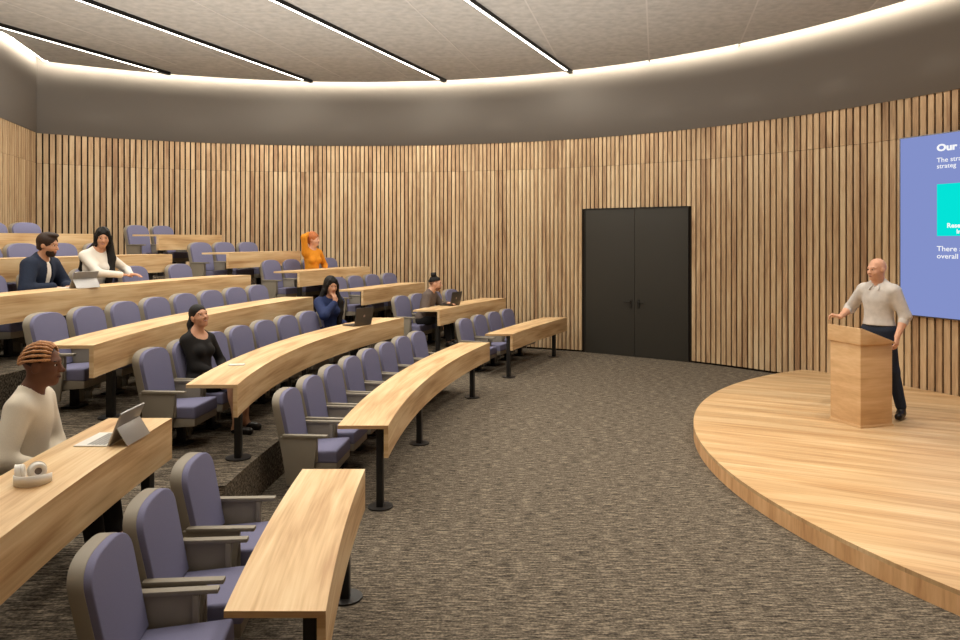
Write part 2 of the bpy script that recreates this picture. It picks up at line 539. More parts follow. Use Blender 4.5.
# ------------------------------------------------------------------ door
def build_door():
    A, B = Vector((*wpt(TH_A), 0)), Vector((*wpt(TH_B), 0))
    d = (B - A).normalized(); n = Vector((-d.y, d.x, 0))       # n points out of the room
    W = (B - A).length
    base = A + n * 0.018
    rot = math.atan2(d.y, d.x)
    for k in range(2):
        o = empty('door_%d' % (k + 1), (base + d * (W * (0.25 + 0.5 * k))), rot)
        tag(o, None, None, None, 'structure')
        o['label'] = ('charcoal double door leaf on the seating side' if k == 0 else 'charcoal double door leaf on the stage side')
        mb = MB(); mb.box((0, 0.02, DOOR_Z / 2), (W / 2 - 0.006, 0.045, DOOR_Z - 0.012))
        link('leaf', mb.mesh('door_leaf', bevel=.003), M['door'], o)
        s = 1 if k == 0 else -1
        mb = MB()
        hx = s * (W / 4 - 0.075)
        mb.box((hx, -0.012, 1.0), (0.05, 0.012, 0.16))
        mb.cyl((hx, -0.01, 1.03), (hx, -0.055, 1.03), 0.011)
        mb.cyl((hx + s * .01, -0.05, 1.03), (hx - s * 0.13, -0.05, 1.03), 0.010)
        link('door_handle', mb.mesh('door_handle'), M['handle'], o)
    mb = MB()
    for s in (0, W):
        c = A + d * s + n * 0.035
        mb.box((c.x, c.y, DOOR_Z / 2 + .004), (0.008, 0.07, DOOR_Z + .008), rot)
    c = A + d * W / 2 + n * 0.045
    mb.box((c.x, c.y, DOOR_Z + 0.006), (W + .01, 0.09, 0.012), rot)
    o = link('trim_1', mb.mesh('trim_1'), M['doorframe'])
    tag(o, 'dark frame lining the double door opening', None, None, 'structure')
build_door()

# ------------------------------------------------------------------ linear ceiling lights
BARS = [((-7.28, 11.33), (-6.09, 14.62)), ((-5.37, 10.15), (-3.47, 15.36)), ((-2.76, 10.15), (-0.72, 15.3)), ((-0.14, 10.15), (1.77, 14.5))]
def build_bars():
    labs = ['black edged light bar on the ceiling nearest the back slat wall',
            'black edged ceiling light bar second from the back slat wall',
            'black edged ceiling light bar third from the back slat wall',
            'black edged ceiling light bar closest to the screen side']
    for (a, b), lab in zip(BARS, labs):
        a, b = Vector((*a, 0)), Vector((*b, 0))
        d = (b - a).normalized()
        a = b - d * min(13.5, (b.y - 0.2) / d.y)
        while a.x < back_x(min(max(a.y, -1), 13.7)) + .26: a = a + d * .1
        n = Vector((-d.y, d.x, 0))
        L = (b - a).length
        o = empty('ceiling_light', ((a + b) / 2 + Vector((0, 0, CZ))), math.atan2(d.y, d.x), lab, 'ceiling light', 'linear ceiling lights')
        mb = MB()
        w, h = 0.060, 0.060
        mb.box((0, w / 2, -h / 2), (L, 0.012, h)); mb.box((0, -w / 2, -h / 2), (L, 0.012, h))
        mb.box((0, 0, -0.012), (L, w, 0.02))
        mb.box((L / 2, 0, -h / 2), (0.012, w + .012, h)); mb.box((-L / 2, 0, -h / 2), (0.012, w + .012, h))
        mb.box((L / 2 - .14, 0, -h / 2), (0.28, w, h - .006))
        link('housing', mb.mesh('light_housing'), M['bar_side'], o)
        mb = MB(); mb.box((-.14, 0, -h + 0.008), (L - .32, w - .014, 0.012))
        link('diffuser', mb.mesh('light_diffuser'), M['bar_glow'], o)
build_bars()

# ------------------------------------------------------------------ stage
SCN, SR, SZ = (7.756, 6.89), 5.563, 0.15
def build_stage():
    inside = lambda x, y: math.hypot(x - WC[0], y - WC[1]) < WR - 0.012
    arc = []
    N = 400
    for i in range(N):
        t = 2 * math.pi * i / N
        p = (SCN[0] + SR * math.cos(t), SCN[1] + SR * math.sin(t))
        arc.append((t, p, inside(*p)))
    # rotate so that the run of inside points is contiguous
    k = next(i for i in range(N) if arc[i][2] and not arc[i - 1][2])
    run = []
    i = k
    while arc[i % N][2]:
        run.append(arc[i % N][1]); i += 1
    a0, a1 = wang(*run[-1]), wang(*run[0])
    if a1 > a0: pass
    back = [wpt(t, WR - .012) for t in np.linspace(a0, a1, 60)][1:-1]
    ol = run + back
    st = empty('stage', (SCN[0] - 2, SCN[1], 0), 0, 'low round oak stage with the lectern standing on it', 'stage')
    off = Vector((SCN[0] - 2, SCN[1], 0))
    mb = MB()
    mb.prism([(x - off.x, y - off.y) for x, y in ol], Matrix.Translation((0, 0, SZ - 0.03)), 0.03)
    link('deck', mb.mesh('stage_deck'), M['stage'], st)
    mb = MB(); s = 0
    q = [(x - off.x + (0.004 if True else 0) * 0, y - off.y) for x, y in run]
    for a, b in zip(q[:-1], q[1:]):
        l = math.hypot(b[0] - a[0], b[1] - a[1])
        mb.add([(*a, 0), (*b, 0), (*b, SZ - .03), (*a, SZ - .03)], [(0, 1, 2, 3)], 0, [[(s, 0), (s + l, 0), (s + l, SZ), (s, SZ)]])
        s += l
    link('riser', mb.mesh('stage_riser'), M['stage_side'], st)
build_stage()

# ------------------------------------------------------------------ screen
def build_screen():
    r = WR - 0.045
    th0, _ = ray_wall(900.5, r)
    W = 3.5
    z0, z1 = 1.158, 3.607
    def P(s, z, dr=0.0):
        t = th0 - s / r
        return Vector((*wpt(t, r - dr), z))
    root = empty('presentation_screen', P(W / 2, z0), 0, 'large periwinkle wall screen showing white text and a turquoise box', 'screen')
    off = root.location
    def band(s0, s1, za, zb, dr, thick, n=24):
        mb = MB()
        S = np.linspace(s0, s1, n + 1)
        for a, b in zip(S[:-1], S[1:]):
            f0 = [P(a, za, dr), P(b, za, dr), P(b, zb, dr), P(a, zb, dr)]
            k0 = [P(a, za, dr - thick), P(b, za, dr - thick), P(b, zb, dr - thick), P(a, zb, dr - thick)]
            mb.add([p - off for p in f0 + k0], [(0, 1, 2, 3), (7, 6, 5, 4), (0, 4, 5, 1), (3, 2, 6, 7)])
        for a in (s0, s1):
            mb.add([p - off for p in (P(a, za, dr), P(a, zb, dr), P(a, zb, dr - thick), P(a, za, dr - thick))], [(0, 1, 2, 3)])
        return mb
    link('display', band(0, W, z0, z1, 0.0, 0.02).mesh('display', merge=True), M['screen'], root)
    fr = MB()
    for args in ((-0.014, 0.0, z0 - .014, z1 + .014), (W, W + .014, z0 - .014, z1 + .014)):
        b = band(*args, 0.004, 0.045, 1); fr.add(b.v, b.f)
    for args in ((0.0, W, z1, z1 + .014), (0.0, W, z0 - .014, z0)):
        b = band(*args, 0.004, 0.045); fr.add(b.v, b.f)
    link('bezel', fr.mesh('bezel'), M['screen_frame'], root)
    def sx(px):
        th, t = ray_wall(px, r)
        return (th0 - th) * r
    def zpx(px, py):
        _, t = ray_wall(px, r)
        return CAMH - (py - YH) * t / F
    s_box = sx(937.2)
    # turquoise box (cut by the photo's edge; its far side is out of view)
    za, zb = zpx(937.2, 236.0), zpx(937.2, 184.3)
    link('slide_box', band(s_box, s_box + 1.25, za, zb, 0.006, 0.005).mesh('slide_box', merge=True), M['screen_box'], root)
    def text(body, s, z, cap, name, xs=1.2, bold=0.012):
        cu = bpy.data.curves.new('t', 'FONT')
        cu.body = body; cu.size = 1.0; cu.offset = bold; cu.resolution_u = 3
        ob = bpy.data.objects.new('t', cu); COL.objects.link(ob)
        dg = bpy.context.evaluated_depsgraph_get()
        me = bpy.data.meshes.new_from_object(ob.evaluated_get(dg))
        bpy.data.objects.remove(ob)
        k = cap / 0.70
        bm = bmesh.new(); bm.from_mesh(me)
        for v in bm.verts:
            x, y = v.co.x * k * xs, v.co.y * k
            v.co = P(s + x, z + y, 0.012) - off
        bm.to_mesh(me); bm.free()
        me.materials.clear()
        link(name, me, M['screen_text'], root)
    def line(body, px, ytop, ybot, name='slide_text', xs=1.2, bold=0.008):
        z = zpx(px, ybot)
        text(body, sx(px), z, zpx(px, ytop) - z, name, xs, bold)
    line('Our s', 937.3, 144.8, 151.3, 'slide_title', 1.3, 0.045)
    line('The stra', 937.3, 158.0, 162.6, xs=1.15)
    line('strateg', 937.3, 164.2, 168.6, xs=1.15)
    line('Resea', 947.5, 223.2, 227.6, 'box_text', 1.15, 0.03)
    line('In', 957.0, 229.4, 233.4, 'box_text', 1.15, 0.03)
    line('There a', 937.3, 246.0, 251.0, xs=1.2)
    line('overall', 937.3, 253.4, 258.2, xs=1.2)
build_screen()

# ------------------------------------------------------------------ lectern
def build_podium():
    P2 = Vector((4.13, 8.103, SZ)); e1 = Vector((-.125, .434, 0)).normalized()
    e2 = Vector((e1.y, -e1.x, 0))           # to the right of the photo
    W1, W2 = 0.45, 0.425
    c = P2 + e1 * W1 / 2 + e2 * W2 / 2
    rot = math.atan2(e2.y, e2.x)
    o = empty('lectern', c, rot, 'oak lectern with a sloped top standing on the round stage', 'lectern')
    # local x = e2 (towards the speaker), local y = e1
    mb = MB(); mb.box((0, 0, 0.46), (W2, W1, 0.92))
    link('body', mb.mesh('lectern_body', bevel=.004), M['podium'], o)
    mb = MB(); mb.box((0, 0, 0.012), (W2 + .02, W1 + .02, 0.024))
    link('plinth', mb.mesh('lectern_plinth', bevel=.003), M['podium'], o)
    h0, h1, h2 = 0.905, 1.083, 0.925
    a = W2 / 2 + .02; b = W1 / 2 + .02
    mtx = Matrix.Translation((0, b, 0)) @ Matrix.Rotation(R(90), 4, 'X')
    mb = MB(); mb.prism([(-a, h0), (a, h0), (a, h2), (-a + .03, h1), (-a, h1)], mtx, 2 * b)
    link('sloped_top', mb.mesh('lectern_top', bevel=.004), M['podium'], o)
    return o
build_podium()

# ------------------------------------------------------------------ chairs
def rounded_back(w0, w1, zb, zt, rise, n=18):
    """outline (y,z): straight sides and one smooth arched top"""
    hw = w1 / 2
    pts = [(-w0 / 2, zb), (w0 / 2, zb)]
    for i in range(n + 1):
        t = math.pi * i / n
        c, s_ = math.cos(t), math.sin(t)
        pts.append((hw * math.copysign(abs(c) ** 0.72, c), zt - rise + rise * abs(s_) ** 0.86))
    return pts

SEAT_Z = 0.385
def slab_back(outline, x_front, thick, lean):
    """extrude a (y,z) outline along x, leaning back with height"""
    n = len(outline)
    v = []
    for dx in (0.0, -thick):
        for y, z in outline:
            v.append((x_front + dx - (z - 0.36) * lean, y, z))
    f = [tuple(range(n)), tuple(range(2 * n - 1, n - 1, -1))]
    f += [(i, n + i, n + (i + 1) % n, (i + 1) % n) for i in range(n)]
    return v, f

def make_chair():
    o = empty('auditorium_chair', (0, 0, 0))
    lean = 0.20
    mb = MB()
    v, f = slab_back(rounded_back(0.455, 0.485, 0.20, 0.868, 0.125), -0.155, 0.065, lean)
    mb.add(v, f)
    link('back_shell', mb.mesh('chair_back_shell', bevel=.003), M['shell'], o)
    mb = MB()
    v, f = slab_back(rounded_back(0.448, 0.478, 0.375, 0.866, 0.125), -0.120, 0.042, lean)
    mb.add(v, f)
    link('back_cushion', mb.mesh('chair_back_cushion', bevel=.008, seg=3), M['fabric'], o)
    # seat
    mb = MB()
    def taper(x0, x1, w0, w1, za, zb, zc=None):
        zc = za if zc is None else zc
        vs_ = [(x0, -w0 / 2, za), (x0, w0 / 2, za), (x1, -w1 / 2, zc), (x1, w1 / 2, zc),
               (x0, -w0 / 2, zb), (x0, w0 / 2, zb), (x1, -w1 / 2, zb), (x1, w1 / 2, zb)]
        mb.add(vs_, [(0, 1, 3, 2), (4, 6, 7, 5), (0, 4, 5, 1), (2, 3, 7, 6), (0, 2, 6, 4), (1, 5, 7, 3)])
    taper(-0.17, 0.262, 0.42, 0.45, 0.185, 0.285, 0.215)
    link('seat_shell', mb.mesh('chair_seat_shell', bevel=.008), M['shell'], o)
    mb = MB()
    vs_ = [(-0.17, -.215, .28), (-0.17, .215, .28), (.27, -.23, .28), (.27, .23, .28),
           (-0.17, -.215, .365), (-0.17, .215, .365), (.262, -.23, .392), (.262, .23, .392)]
    mb.add(vs_, [(0, 1, 3, 2), (4, 6, 7, 5), (0, 4, 5, 1), (2, 3, 7, 6), (0, 2, 6, 4), (1, 5, 7, 3)])
    link('seat_cushion', mb.mesh('chair_seat_cushion', bevel=.02, seg=3), M['fabric'], o)
    # arms: side panel with an arm rest bar on it
    for s in (-1, 1):
        mb = MB()
        y0 = s * 0.252
        mtx = Matrix.Translation((0, y0 + .0125, 0)) @ Matrix.Rotation(R(90), 4, 'X')
        mb.prism([(-0.165, 0.10), (0.055, 0.10), (0.105, 0.508), (-0.225, 0.508)], mtx, 0.025)
        p = link('side_panel', mb.mesh('chair_side_panel', bevel=.003), M['shell'], o)
        mb = MB(); mb.box((-0.005, y0, 0.519), (0.39, 0.05, 0.022))
        link('armrest', mb.mesh('chair_armrest', bevel=.005), M['shell'], o)
        mb = MB(); mb.box((0.085, y0 - s * .016, 0.40), (0.03, 0.02, 0.21))
        link('arm_post', mb.mesh('chair_arm_post', bevel=.003), M['shell'], o)
        mb = MB(); mb.box((-0.08, y0, 0.055), (0.10, 0.03, 0.11))
        link('foot', mb.mesh('chair_foot', bevel=.003), M['shell'], o)
    mb = MB(); mb.box((0.03, 0, 0.11), (0.06, 0.06, 0.20)); mb.box((0.03, 0, 0.008), (0.16, 0.16, 0.016))
    link('pedestal', mb.mesh('chair_pedestal', bevel=.003), M['black'], o)
    return o

CHAIR0 = make_chair()
chair_used = [False]
ORD = ['first', 'second', 'third', 'fourth', 'fifth', 'sixth', 'seventh', 'eighth']

# ------------------------------------------------------------------ desks
DESKS = {
 # key: row, curve, y0, y1, leg Ys, label
 'D1': (1, (-0.1139, 0.2664, 0.0277), 3.02, 4.89, (3.2, 4.58)),
 'D2': (1, (-0.1416, 0.2859, 0.034), 6.03, 10.9, (6.14, 8.05, 10.4)),
 'D3': (1, (-0.1241, 0.2994, 0.0247), 11.86, 14.42, (11.93, 14.02)),
 'D4': (2, (-1.3994, 0.2509, 0.0262), 1.2, 4.84, (2.2, 4.66)),
 'D5': (2, (-1.5152, 0.3156, 0.0525), 5.95, 11.05, (6.33, 8.4, 10.7)),
 'D6': (2, (-1.4, 0.262, 0.0295), 12.25, 14.75, (12.38, 14.4)),
 'D7': (3, (-2.73, 0.2449, 0.0392), 5.95, 10.98, (6.45, 8.4, 10.7)),
 'D8': (3, (-2.6721, 0.2246, 0.0253), 12.5, 14.65, (12.65, 14.35)),
 'D9': (4, (-3.8279, 0.3041, 0.0324), 6.0, 11.17, (6.3, 8.4, 10.8)),
 'D10': (4, (-3.6805, 0.2245, 0.0235), 12.42, 14.6, (12.57, 14.3)),
 'D11': (5, (-4.943, 0.2968, 0.0224), 7.2, 11.12, (7.5, 10.8)),
 'D12': (5, (-4.943, 0.2968, 0.0224), 12.3, 14.05, (12.45, 13.8)),
 'D13': (6, (-6.0, 0.2414, 0.0215), 8.4, 11.05, (8.7, 10.7)),
 'D14': (6, (-6.0, 0.2414, 0.0215), 12.35, 13.8, (12.5, 13.55)),
}
DLAB = {
 'D1': 'short oak desk in the front row nearest the camera',
 'D2': 'long curved oak desk in the front row between the aisles',
 'D3': 'front row oak desk closest to the double door',
 'D4': 'oak desk with white headphones beside the man in a white sweater',
 'D5': 'long oak desk where the women in black and blue denim sit',
 'D6': 'oak desk in front of the man with the hair bun',
 'D7': 'long empty oak desk just behind the woman in black',
 'D8': 'oak desk just behind the man with the hair bun',
 'D9': 'long oak desk with the navy jacket man and white top woman',
 'D10': 'oak desk in front of the woman in the orange top',
 'D11': 'long oak desk in the row behind the navy jacket man',
 'D12': 'short oak desk one row above the woman in orange',
 'D13': 'long oak desk in the topmost row beside the back wall',
 'D14': 'short oak desk in the topmost row by the curved wall',
}
TOP_W, TOP_T, PAN_H, PAN_T = 0.41, 0.028, 0.262, 0.036
def build_desk(key):
    k, c, y0, y1, legs = DESKS[key]
    zt = ZF[k] + DESK_H
    ym = (y0 + y1) / 2
    org = Vector((cx(c, ym), ym, ZF[k]))
    o = empty('curved_desk', org, 0, DLAB[key], 'desk', 'curved oak lecture desks')
    ys = np.linspace(y0, y1, max(8, int((y1 - y0) / 0.12)))
    def strip(name, off0, off1, za, zb):
        """strip between offsets (metres towards the seats) along the curve; ends cut square to the aisle"""
        mb = MB(); s = 0.0
        A, S = [], []
        px = None
        for y in ys:
            sl = cdx(c, y); nx = math.sqrt(1 + sl * sl)
            X = cx(c, y)
            if px is not None: s += math.hypot(X - px[0], y - px[1])
            px = (X, y)
            A.append(((X - off0 * nx, y), (X - off1 * nx, y))); S.append(s)
        n = len(A)
        for i in range(n - 1):
            (a0, b0), (a1, b1) = A[i], A[i + 1]
            s0, s1 = S[i] + ZF[k] * 3, S[i + 1] + ZF[k] * 3
            f = lambda p, z: (p[0] - org.x, p[1] - org.y, z - org.z)
            mb.add([f(a0, zb), f(a1, zb), f(b1, zb), f(b0, zb)], [(0, 1, 2, 3)], 0, [[(s0, off0), (s1, off0), (s1, off1), (s0, off1)]])
            mb.add([f(a0, za), f(b0, za), f(b1, za), f(a1, za)], [(0, 1, 2, 3)], 0, [[(s0, off0), (s0, off1), (s1, off1), (s1, off0)]])
            mb.add([f(a0, za), f(a1, za), f(a1, zb), f(a0, zb)], [(0, 1, 2, 3)], 0, [[(s0, za - 3), (s1, za - 3), (s1, zb - 3), (s0, zb - 3)]])
            mb.add([f(b0, za), f(b0, zb), f(b1, zb), f(b1, za)], [(0, 1, 2, 3)], 0, [[(s0, za + 3), (s0, zb + 3), (s1, zb + 3), (s1, za + 3)]])
        for i in (0, n - 1):
            a, b = A[i]
            mb.add([f(a, za), f(a, zb), f(b, zb), f(b, za)], [(0, 1, 2, 3)], 0, [[(off0, za), (off0, zb), (off1, zb), (off1, za)]])
        return link(name, mb.mesh(name, merge=True), M['desk'], o)
    strip('tabletop', 0.0, TOP_W, zt - TOP_T, zt)
    strip('modesty_panel', 0.0, PAN_T, zt - PAN_H, zt - TOP_T - .0005)
    for y in legs:
        sl = cdx(c, y); nx = math.sqrt(1 + sl * sl)
        X = cx(c, y) - 0.082 * nx
        mb = MB()
        mb.box((X - org.x, y - org.y, (DESK_H - TOP_T) / 2 - .0005), (0.055, 0.075, DESK_H - TOP_T - .001), math.atan2(-sl, 1))
        lg = link('leg', mb.mesh('desk_leg', bevel=.004), M['black'], o)
        mb = MB(); mb.cyl((X - org.x, y - org.y, 0.0), (X - org.x, y - org.y, 0.012), 0.105, n=28)
        link('foot_plate', mb.mesh('desk_foot_plate'), M['black'], lg)
    return o
for kk in DESKS: build_desk(kk)

# chairs behind the desks, from the photo columns of their back tops
CHAIRS = {
 'D1': [98, 147, 190], 'D2': [291, 313, 333, 351, 368, 384, 400, 415.5],
 'D3': [462.5, 477.5, 491.5, 505.5], 'D5': [158, 187, 214, 240, 264, 286, 306.5, 326],
 'D6': [399.5, 414.5, 431, 447], 'D7': [42.5, 85, 121, 153.7, 182, 207.5, 232, 256],
 'D8': [336, 352, 369, 385], 'D9': [0, 30, 58, 86, 117, 148, 177], 'D10': [269, 286, 302, 318],
 'D11': [2, 34, 66, 97], 'D12': [200, 223, 246], 'D13': [-6, 24], 'D14': [135.6, 161]}
CHLAB = {
 'D1': 'the short front row desk nearest the camera', 'D2': 'the long curved front row desk',
 'D3': 'the front row desk by the double door', 'D4': 'the desk with headphones',
 'D5': 'the long desk with the phone on it', 'D6': "the bun haired man's desk",
 'D7': 'the long empty third row desk', 'D8': 'the desk above the bun haired man',
 'D9': "the navy jacket man's long desk", 'D10': "the orange top woman's desk",
 'D11': 'the long fifth row desk', 'D12': 'the short fifth row desk',
 'D13': 'the long topmost desk', 'D14': 'the short topmost desk'}
CHAIR_POS = {}
SEAT_OFF = {1: 0.75, 2: 0.75, 3: 0.63, 4: 0.70, 5: 0.66, 6: 0.70}
def put_chair(key, i, n, Y, X):
    k, c = DESKS[key][0], DESKS[key][1]
    if chair_used[0]: o = copy_tree(CHAIR0)
    else: o = CHAIR0; chair_used[0] = True
    sl = cdx(ROW[k], Y)
    o.location = (X, Y, ZF[k]); o.rotation_euler = (0, 0, math.atan2(-sl, 1.0))
    o['label'] = 'lavender chair, %s from the near end behind %s' % (ORD[i], CHLAB[key])
    if n == 1: o['label'] = 'lavender chair under the man in the white sweater'
    o['category'] = 'chair'
    o['group'] = 'lavender auditorium chairs'
    CHAIR_POS[(key, i)] = (X, Y, ZF[k], math.atan2(-sl, 1.0))
for key, xs in CHAIRS.items():
    k = DESKS[key][0]; c = ROW[k]
    Ys = []
    for px in xs:
        u = (px - 480) / F
        best = None
        for y in np.arange(2.2, 15.6, 0.01):
            sl = cdx(c, y); nx = math.sqrt(1 + sl * sl)
            bo = SEAT_OFF[k] + 0.27            # back top centre, straight behind the desk foot point
            X = cx(c, y) - bo / nx
            yy = y + bo * sl / nx
            e = abs(X - u * yy)
            if best is None or e < best[0]: best = (e, y)
        Ys.append(best[1])
    n = len(Ys)
    if n > 3:
        Ys = np.polyval(np.polyfit(range(n), Ys, 2), range(n))
    gap = [math.hypot(b - a, cx(c, b) - cx(c, a)) for a, b in zip(Ys[:-1], Ys[1:])]
    if min(gap) < 0.555:                       # the arms of neighbours must not meet
        kf = 0.56 / min(gap)
        piv = Ys[0] if key in ('D6', 'D8', 'D10') else Ys[-1]
        Ys = [piv + (y - piv) * kf for y in Ys]
    ox = SEAT_OFF[k]
    for i, y in enumerate(Ys):
        sl = cdx(c, y); nx = math.sqrt(1 + sl * sl)
        put_chair(key, i, n, float(y + ox * sl / nx), float(cx(c, y) - ox / nx))
put_chair('D4', 0, 1, 4.36, cx(ROW[2], 4.36) - 0.76)

# ------------------------------------------------------------------ people: one signed-distance body each, meshed as a single skin
def V(*a): return np.array(a, dtype=np.float64)
def rotm(yaw=0, pitch=0, roll=0):
    """yaw about z, pitch>0 tips forward (+x down), roll about x; degrees"""
    m = Matrix.Rotation(R(yaw), 3, 'Z') @ Matrix.Rotation(R(pitch), 3, 'Y') @ Matrix.Rotation(R(roll), 3, 'X')
    return np.array(m)

def cone(a, b, r1, r2, k=0.03): return ('c', np.array(a, float), np.array(b, float), r1, r2, k)
def ell(c, r, rot=None, k=0.03): return ('e', np.array(c, float), np.array(r, float), np.eye(3) if rot is None else rot, k)
def inflate(p, d):
    if p[0] == 'c': return ('c', p[1], p[2], p[3] + d, p[4] + d, p[5])
    return ('e', p[1], p[2] + d, p[3], p[4])
def xf(p, Rm, t, s=1.0):
    if p[0] == 'c': return ('c', Rm @ (p[1] * s) + t, Rm @ (p[2] * s) + t, p[3] * s, p[4] * s, p[5] * s)
    return ('e', Rm @ (p[1] * s) + t, p[2] * s, Rm @ p[3], p[4] * s)

def sd_eval(p, X, Y, Z):
    if p[0] == 'c':
        _, a, b, r1, r2, _ = p
        ab = b - a; L = max(ab @ ab, 1e-9)
        px, py, pz = X - a[0], Y - a[1], Z - a[2]
        t = np.clip((px * ab[0] + py * ab[1] + pz * ab[2]) / L, 0, 1)
        return np.sqrt((px - t * ab[0]) ** 2 + (py - t * ab[1]) ** 2 + (pz - t * ab[2]) ** 2) - (r1 + t * (r2 - r1))
    _, c, r, m, _ = p
    px, py, pz = X - c[0], Y - c[1], Z - c[2]
    q = [m[0, i] * px + m[1, i] * py + m[2, i] * pz for i in range(3)]
    k0 = np.sqrt((q[0] / r[0]) ** 2 + (q[1] / r[1]) ** 2 + (q[2] / r[2]) ** 2)
    k1 = np.sqrt((q[0] / r[0] ** 2) ** 2 + (q[1] / r[1] ** 2) ** 2 + (q[2] / r[2] ** 2) ** 2)
    return k0 * (k0 - 1.0) / np.maximum(k1, 1e-6)

def bounds_of(p):
    if p[0] == 'c':
        r = max(p[3], p[4])
        return np.minimum(p[1], p[2]) - r, np.maximum(p[1], p[2]) + r
    r = p[2].max()
    return p[1] - r, p[1] + r

def sdf_mesh(name, prims, vox=0.008, sub=(), clip=(), smooth=True):
    """mesh of the smooth union of prims, minus the prims in sub, kept where (p-pt).n < 0 for each clip plane"""
    lo = np.min([bounds_of(p)[0] for p in prims], 0) - 0.03
    hi = np.max([bounds_of(p)[1] for p in prims], 0) + 0.03
    n = np.ceil((hi - lo) / vox).astype(int) + 1
    D = np.full(n, 0.5, dtype=np.float32)
    ax = [lo[i] + vox * np.arange(n[i]) for i in range(3)]
    def block(p, m):
        a, b = bounds_of(p)
        i0 = np.clip(np.floor((a - m - lo) / vox).astype(int), 0, n)
        i1 = np.clip(np.ceil((b + m - lo) / vox).astype(int) + 1, 0, n)
        if np.any(i1 <= i0): return None
        sl = tuple(slice(i0[i], i1[i]) for i in range(3))
        X, Y, Z = np.meshgrid(ax[0][sl[0]], ax[1][sl[1]], ax[2][sl[2]], indexing='ij', sparse=True)
        return sl, X, Y, Z
    for p in prims:
        k = p[-1]
        bl = block(p, max(k, 3 * vox) + 2 * vox)
        if bl is None: continue
        sl, X, Y, Z = bl
        d = sd_eval(p, X, Y, Z)
        e = D[sl]
        h = np.clip(0.5 + 0.5 * (e - d) / k, 0, 1)
        D[sl] = e * (1 - h) + d * h - k * h * (1 - h)
    for p in sub:
        bl = block(p, 3 * vox)
        if bl is None: continue
        sl, X, Y, Z = bl
        D[sl] = np.maximum(D[sl], -sd_eval(p, X, Y, Z))
    if clip:
        X, Y, Z = np.meshgrid(*ax, indexing='ij', sparse=True)
        for pt, nn in clip:
            nn = np.array(nn, float); nn /= np.linalg.norm(nn)
            D = np.maximum(D, (X - pt[0]) * nn[0] + (Y - pt[1]) * nn[1] + (Z - pt[2]) * nn[2]).astype(np.float32)
    D = np.clip(D, -3 * vox, 3 * vox).astype(np.float32)
    g = openvdb.FloatGrid(3 * vox)
    g.copyFromArray(D)
    pts, quads = g.convertToQuads()
    me = bpy.data.meshes.new(name)
    if len(pts) == 0: return me
    pts = pts * vox + lo
    q = quads[:, ::-1]
    # outward orientation check
    a, b, c_ = pts[q[:, 0]], pts[q[:, 1]], pts[q[:, 2]]
    if np.einsum('ij,ij->i', a, np.cross(b, c_)).sum() < 0: q = q[:, ::-1]
    me.vertices.add(len(pts)); me.vertices.foreach_set('co', pts.astype(np.float32).ravel())
    me.loops.add(q.size); me.loops.foreach_set('vertex_index', q.astype(np.int32).ravel())
    me.polygons.add(len(q))
    me.polygons.foreach_set('loop_start', np.arange(0, q.size, 4, dtype=np.int32))
    me.polygons.foreach_set('use_smooth', np.ones(len(q), dtype=bool))
    me.update(calc_edges=True); me.validate()
    return me

def ik(S, W, l1, l2, hint):
    S, W, hint = np.array(S, float), np.array(W, float), np.array(hint, float)
    d = W - S; L = np.linalg.norm(d)
    if L > (l1 + l2) * 0.995: W = S + d / L * (l1 + l2) * 0.995; d = W - S; L = np.linalg.norm(d)
    u = d / L
    a = (l1 * l1 - l2 * l2 + L * L) / (2 * L)
    h = math.sqrt(max(l1 * l1 - a * a, 0))
    v = hint - (hint @ u) * u; v /= np.linalg.norm(v) + 1e-9
    return S + u * a + v * h, W

HEAD = [
    ell((-.012, 0, .032), (.098, .076, .090), k=.03), ell((.028, 0, -.035), (.066, .058, .082), k=.04),
    ell((.062, 0, -.098), (.026, .028, .022), k=.03), ell((.072, 0, .022), (.024, .054, .016), k=.02),
    ell((.058, .036, -.030), (.030, .026, .030), k=.02), ell((.058, -.036, -.030), (.030, .026, .030), k=.02),
    cone((.090, 0, .008), (.114, 0, -.030), .008, .013, .010), ell((.104, .012, -.034), (.012, .008, .008), k=.006),
    ell((.104, -.012, -.034), (.012, .008, .008), k=.006), ell((.084, 0, -.066), (.014, .026, .012), k=.012),
    ell((-.008, .077, -.008), (.024, .010, .034), k=.008), ell((-.008, -.077, -.008), (.024, .010, .034), k=.008)]
SOCKETS = [ell((.102, .032, .004), (.020, .017, .011)), ell((.102, -.032, .004), (.020, .017, .011))]

def hand_prims(W, d, nrm, side, curl=0.5, spread=0.16, s=1.0):
    """palm and five fingers; d points along the hand, nrm out of the palm, side=+1 when the thumb lies on +cross(d,nrm)"""
    W, d, nrm = np.array(W, float), np.array(d, float), np.array(nrm, float)
    d /= np.linalg.norm(d); nrm -= (nrm @ d) * d; nrm /= np.linalg.norm(nrm)
    t = np.cross(d, nrm) * side
    P = []
    L = 0.088 * s
    for o in (-.026, -.009, .009, .026):
        P.append(cone(W + t * o * .5 * s, W + d * L + t * o * s, .017 * s, .013 * s, .012))
    lens = {-.030: .060, -.010: .075, .010: .082, .030: .074}
    for o, ln in lens.items():
        b = W + d * (L - .004) + t * o * s
        dd = d + t * o * spread * 6
        a1, a2 = curl * .7, curl * 1.7
        d1 = dd * math.cos(a1) + nrm * math.sin(a1); d1 /= np.linalg.norm(d1)
        d2 = dd * math.cos(a2) + nrm * math.sin(a2); d2 /= np.linalg.norm(d2)
        m = b + d1 * ln * .55 * s
        P.append(cone(b, m, .0098 * s, .009 * s, .005)); P.append(cone(m, m + d2 * ln * .5 * s, .009 * s, .007 * s, .004))
    b = W + d * .018 * s + t * .026 * s
    m = b + (d * .75 + t * .6 + nrm * .35 * curl) * .045 * s
    P.append(cone(b, m, .015 * s, .0105 * s, .010)); P.append(cone(m, m + (d * .9 + t * .15 + nrm * .5 * curl) * .036 * s, .0105 * s, .008 * s, .005))
    return P

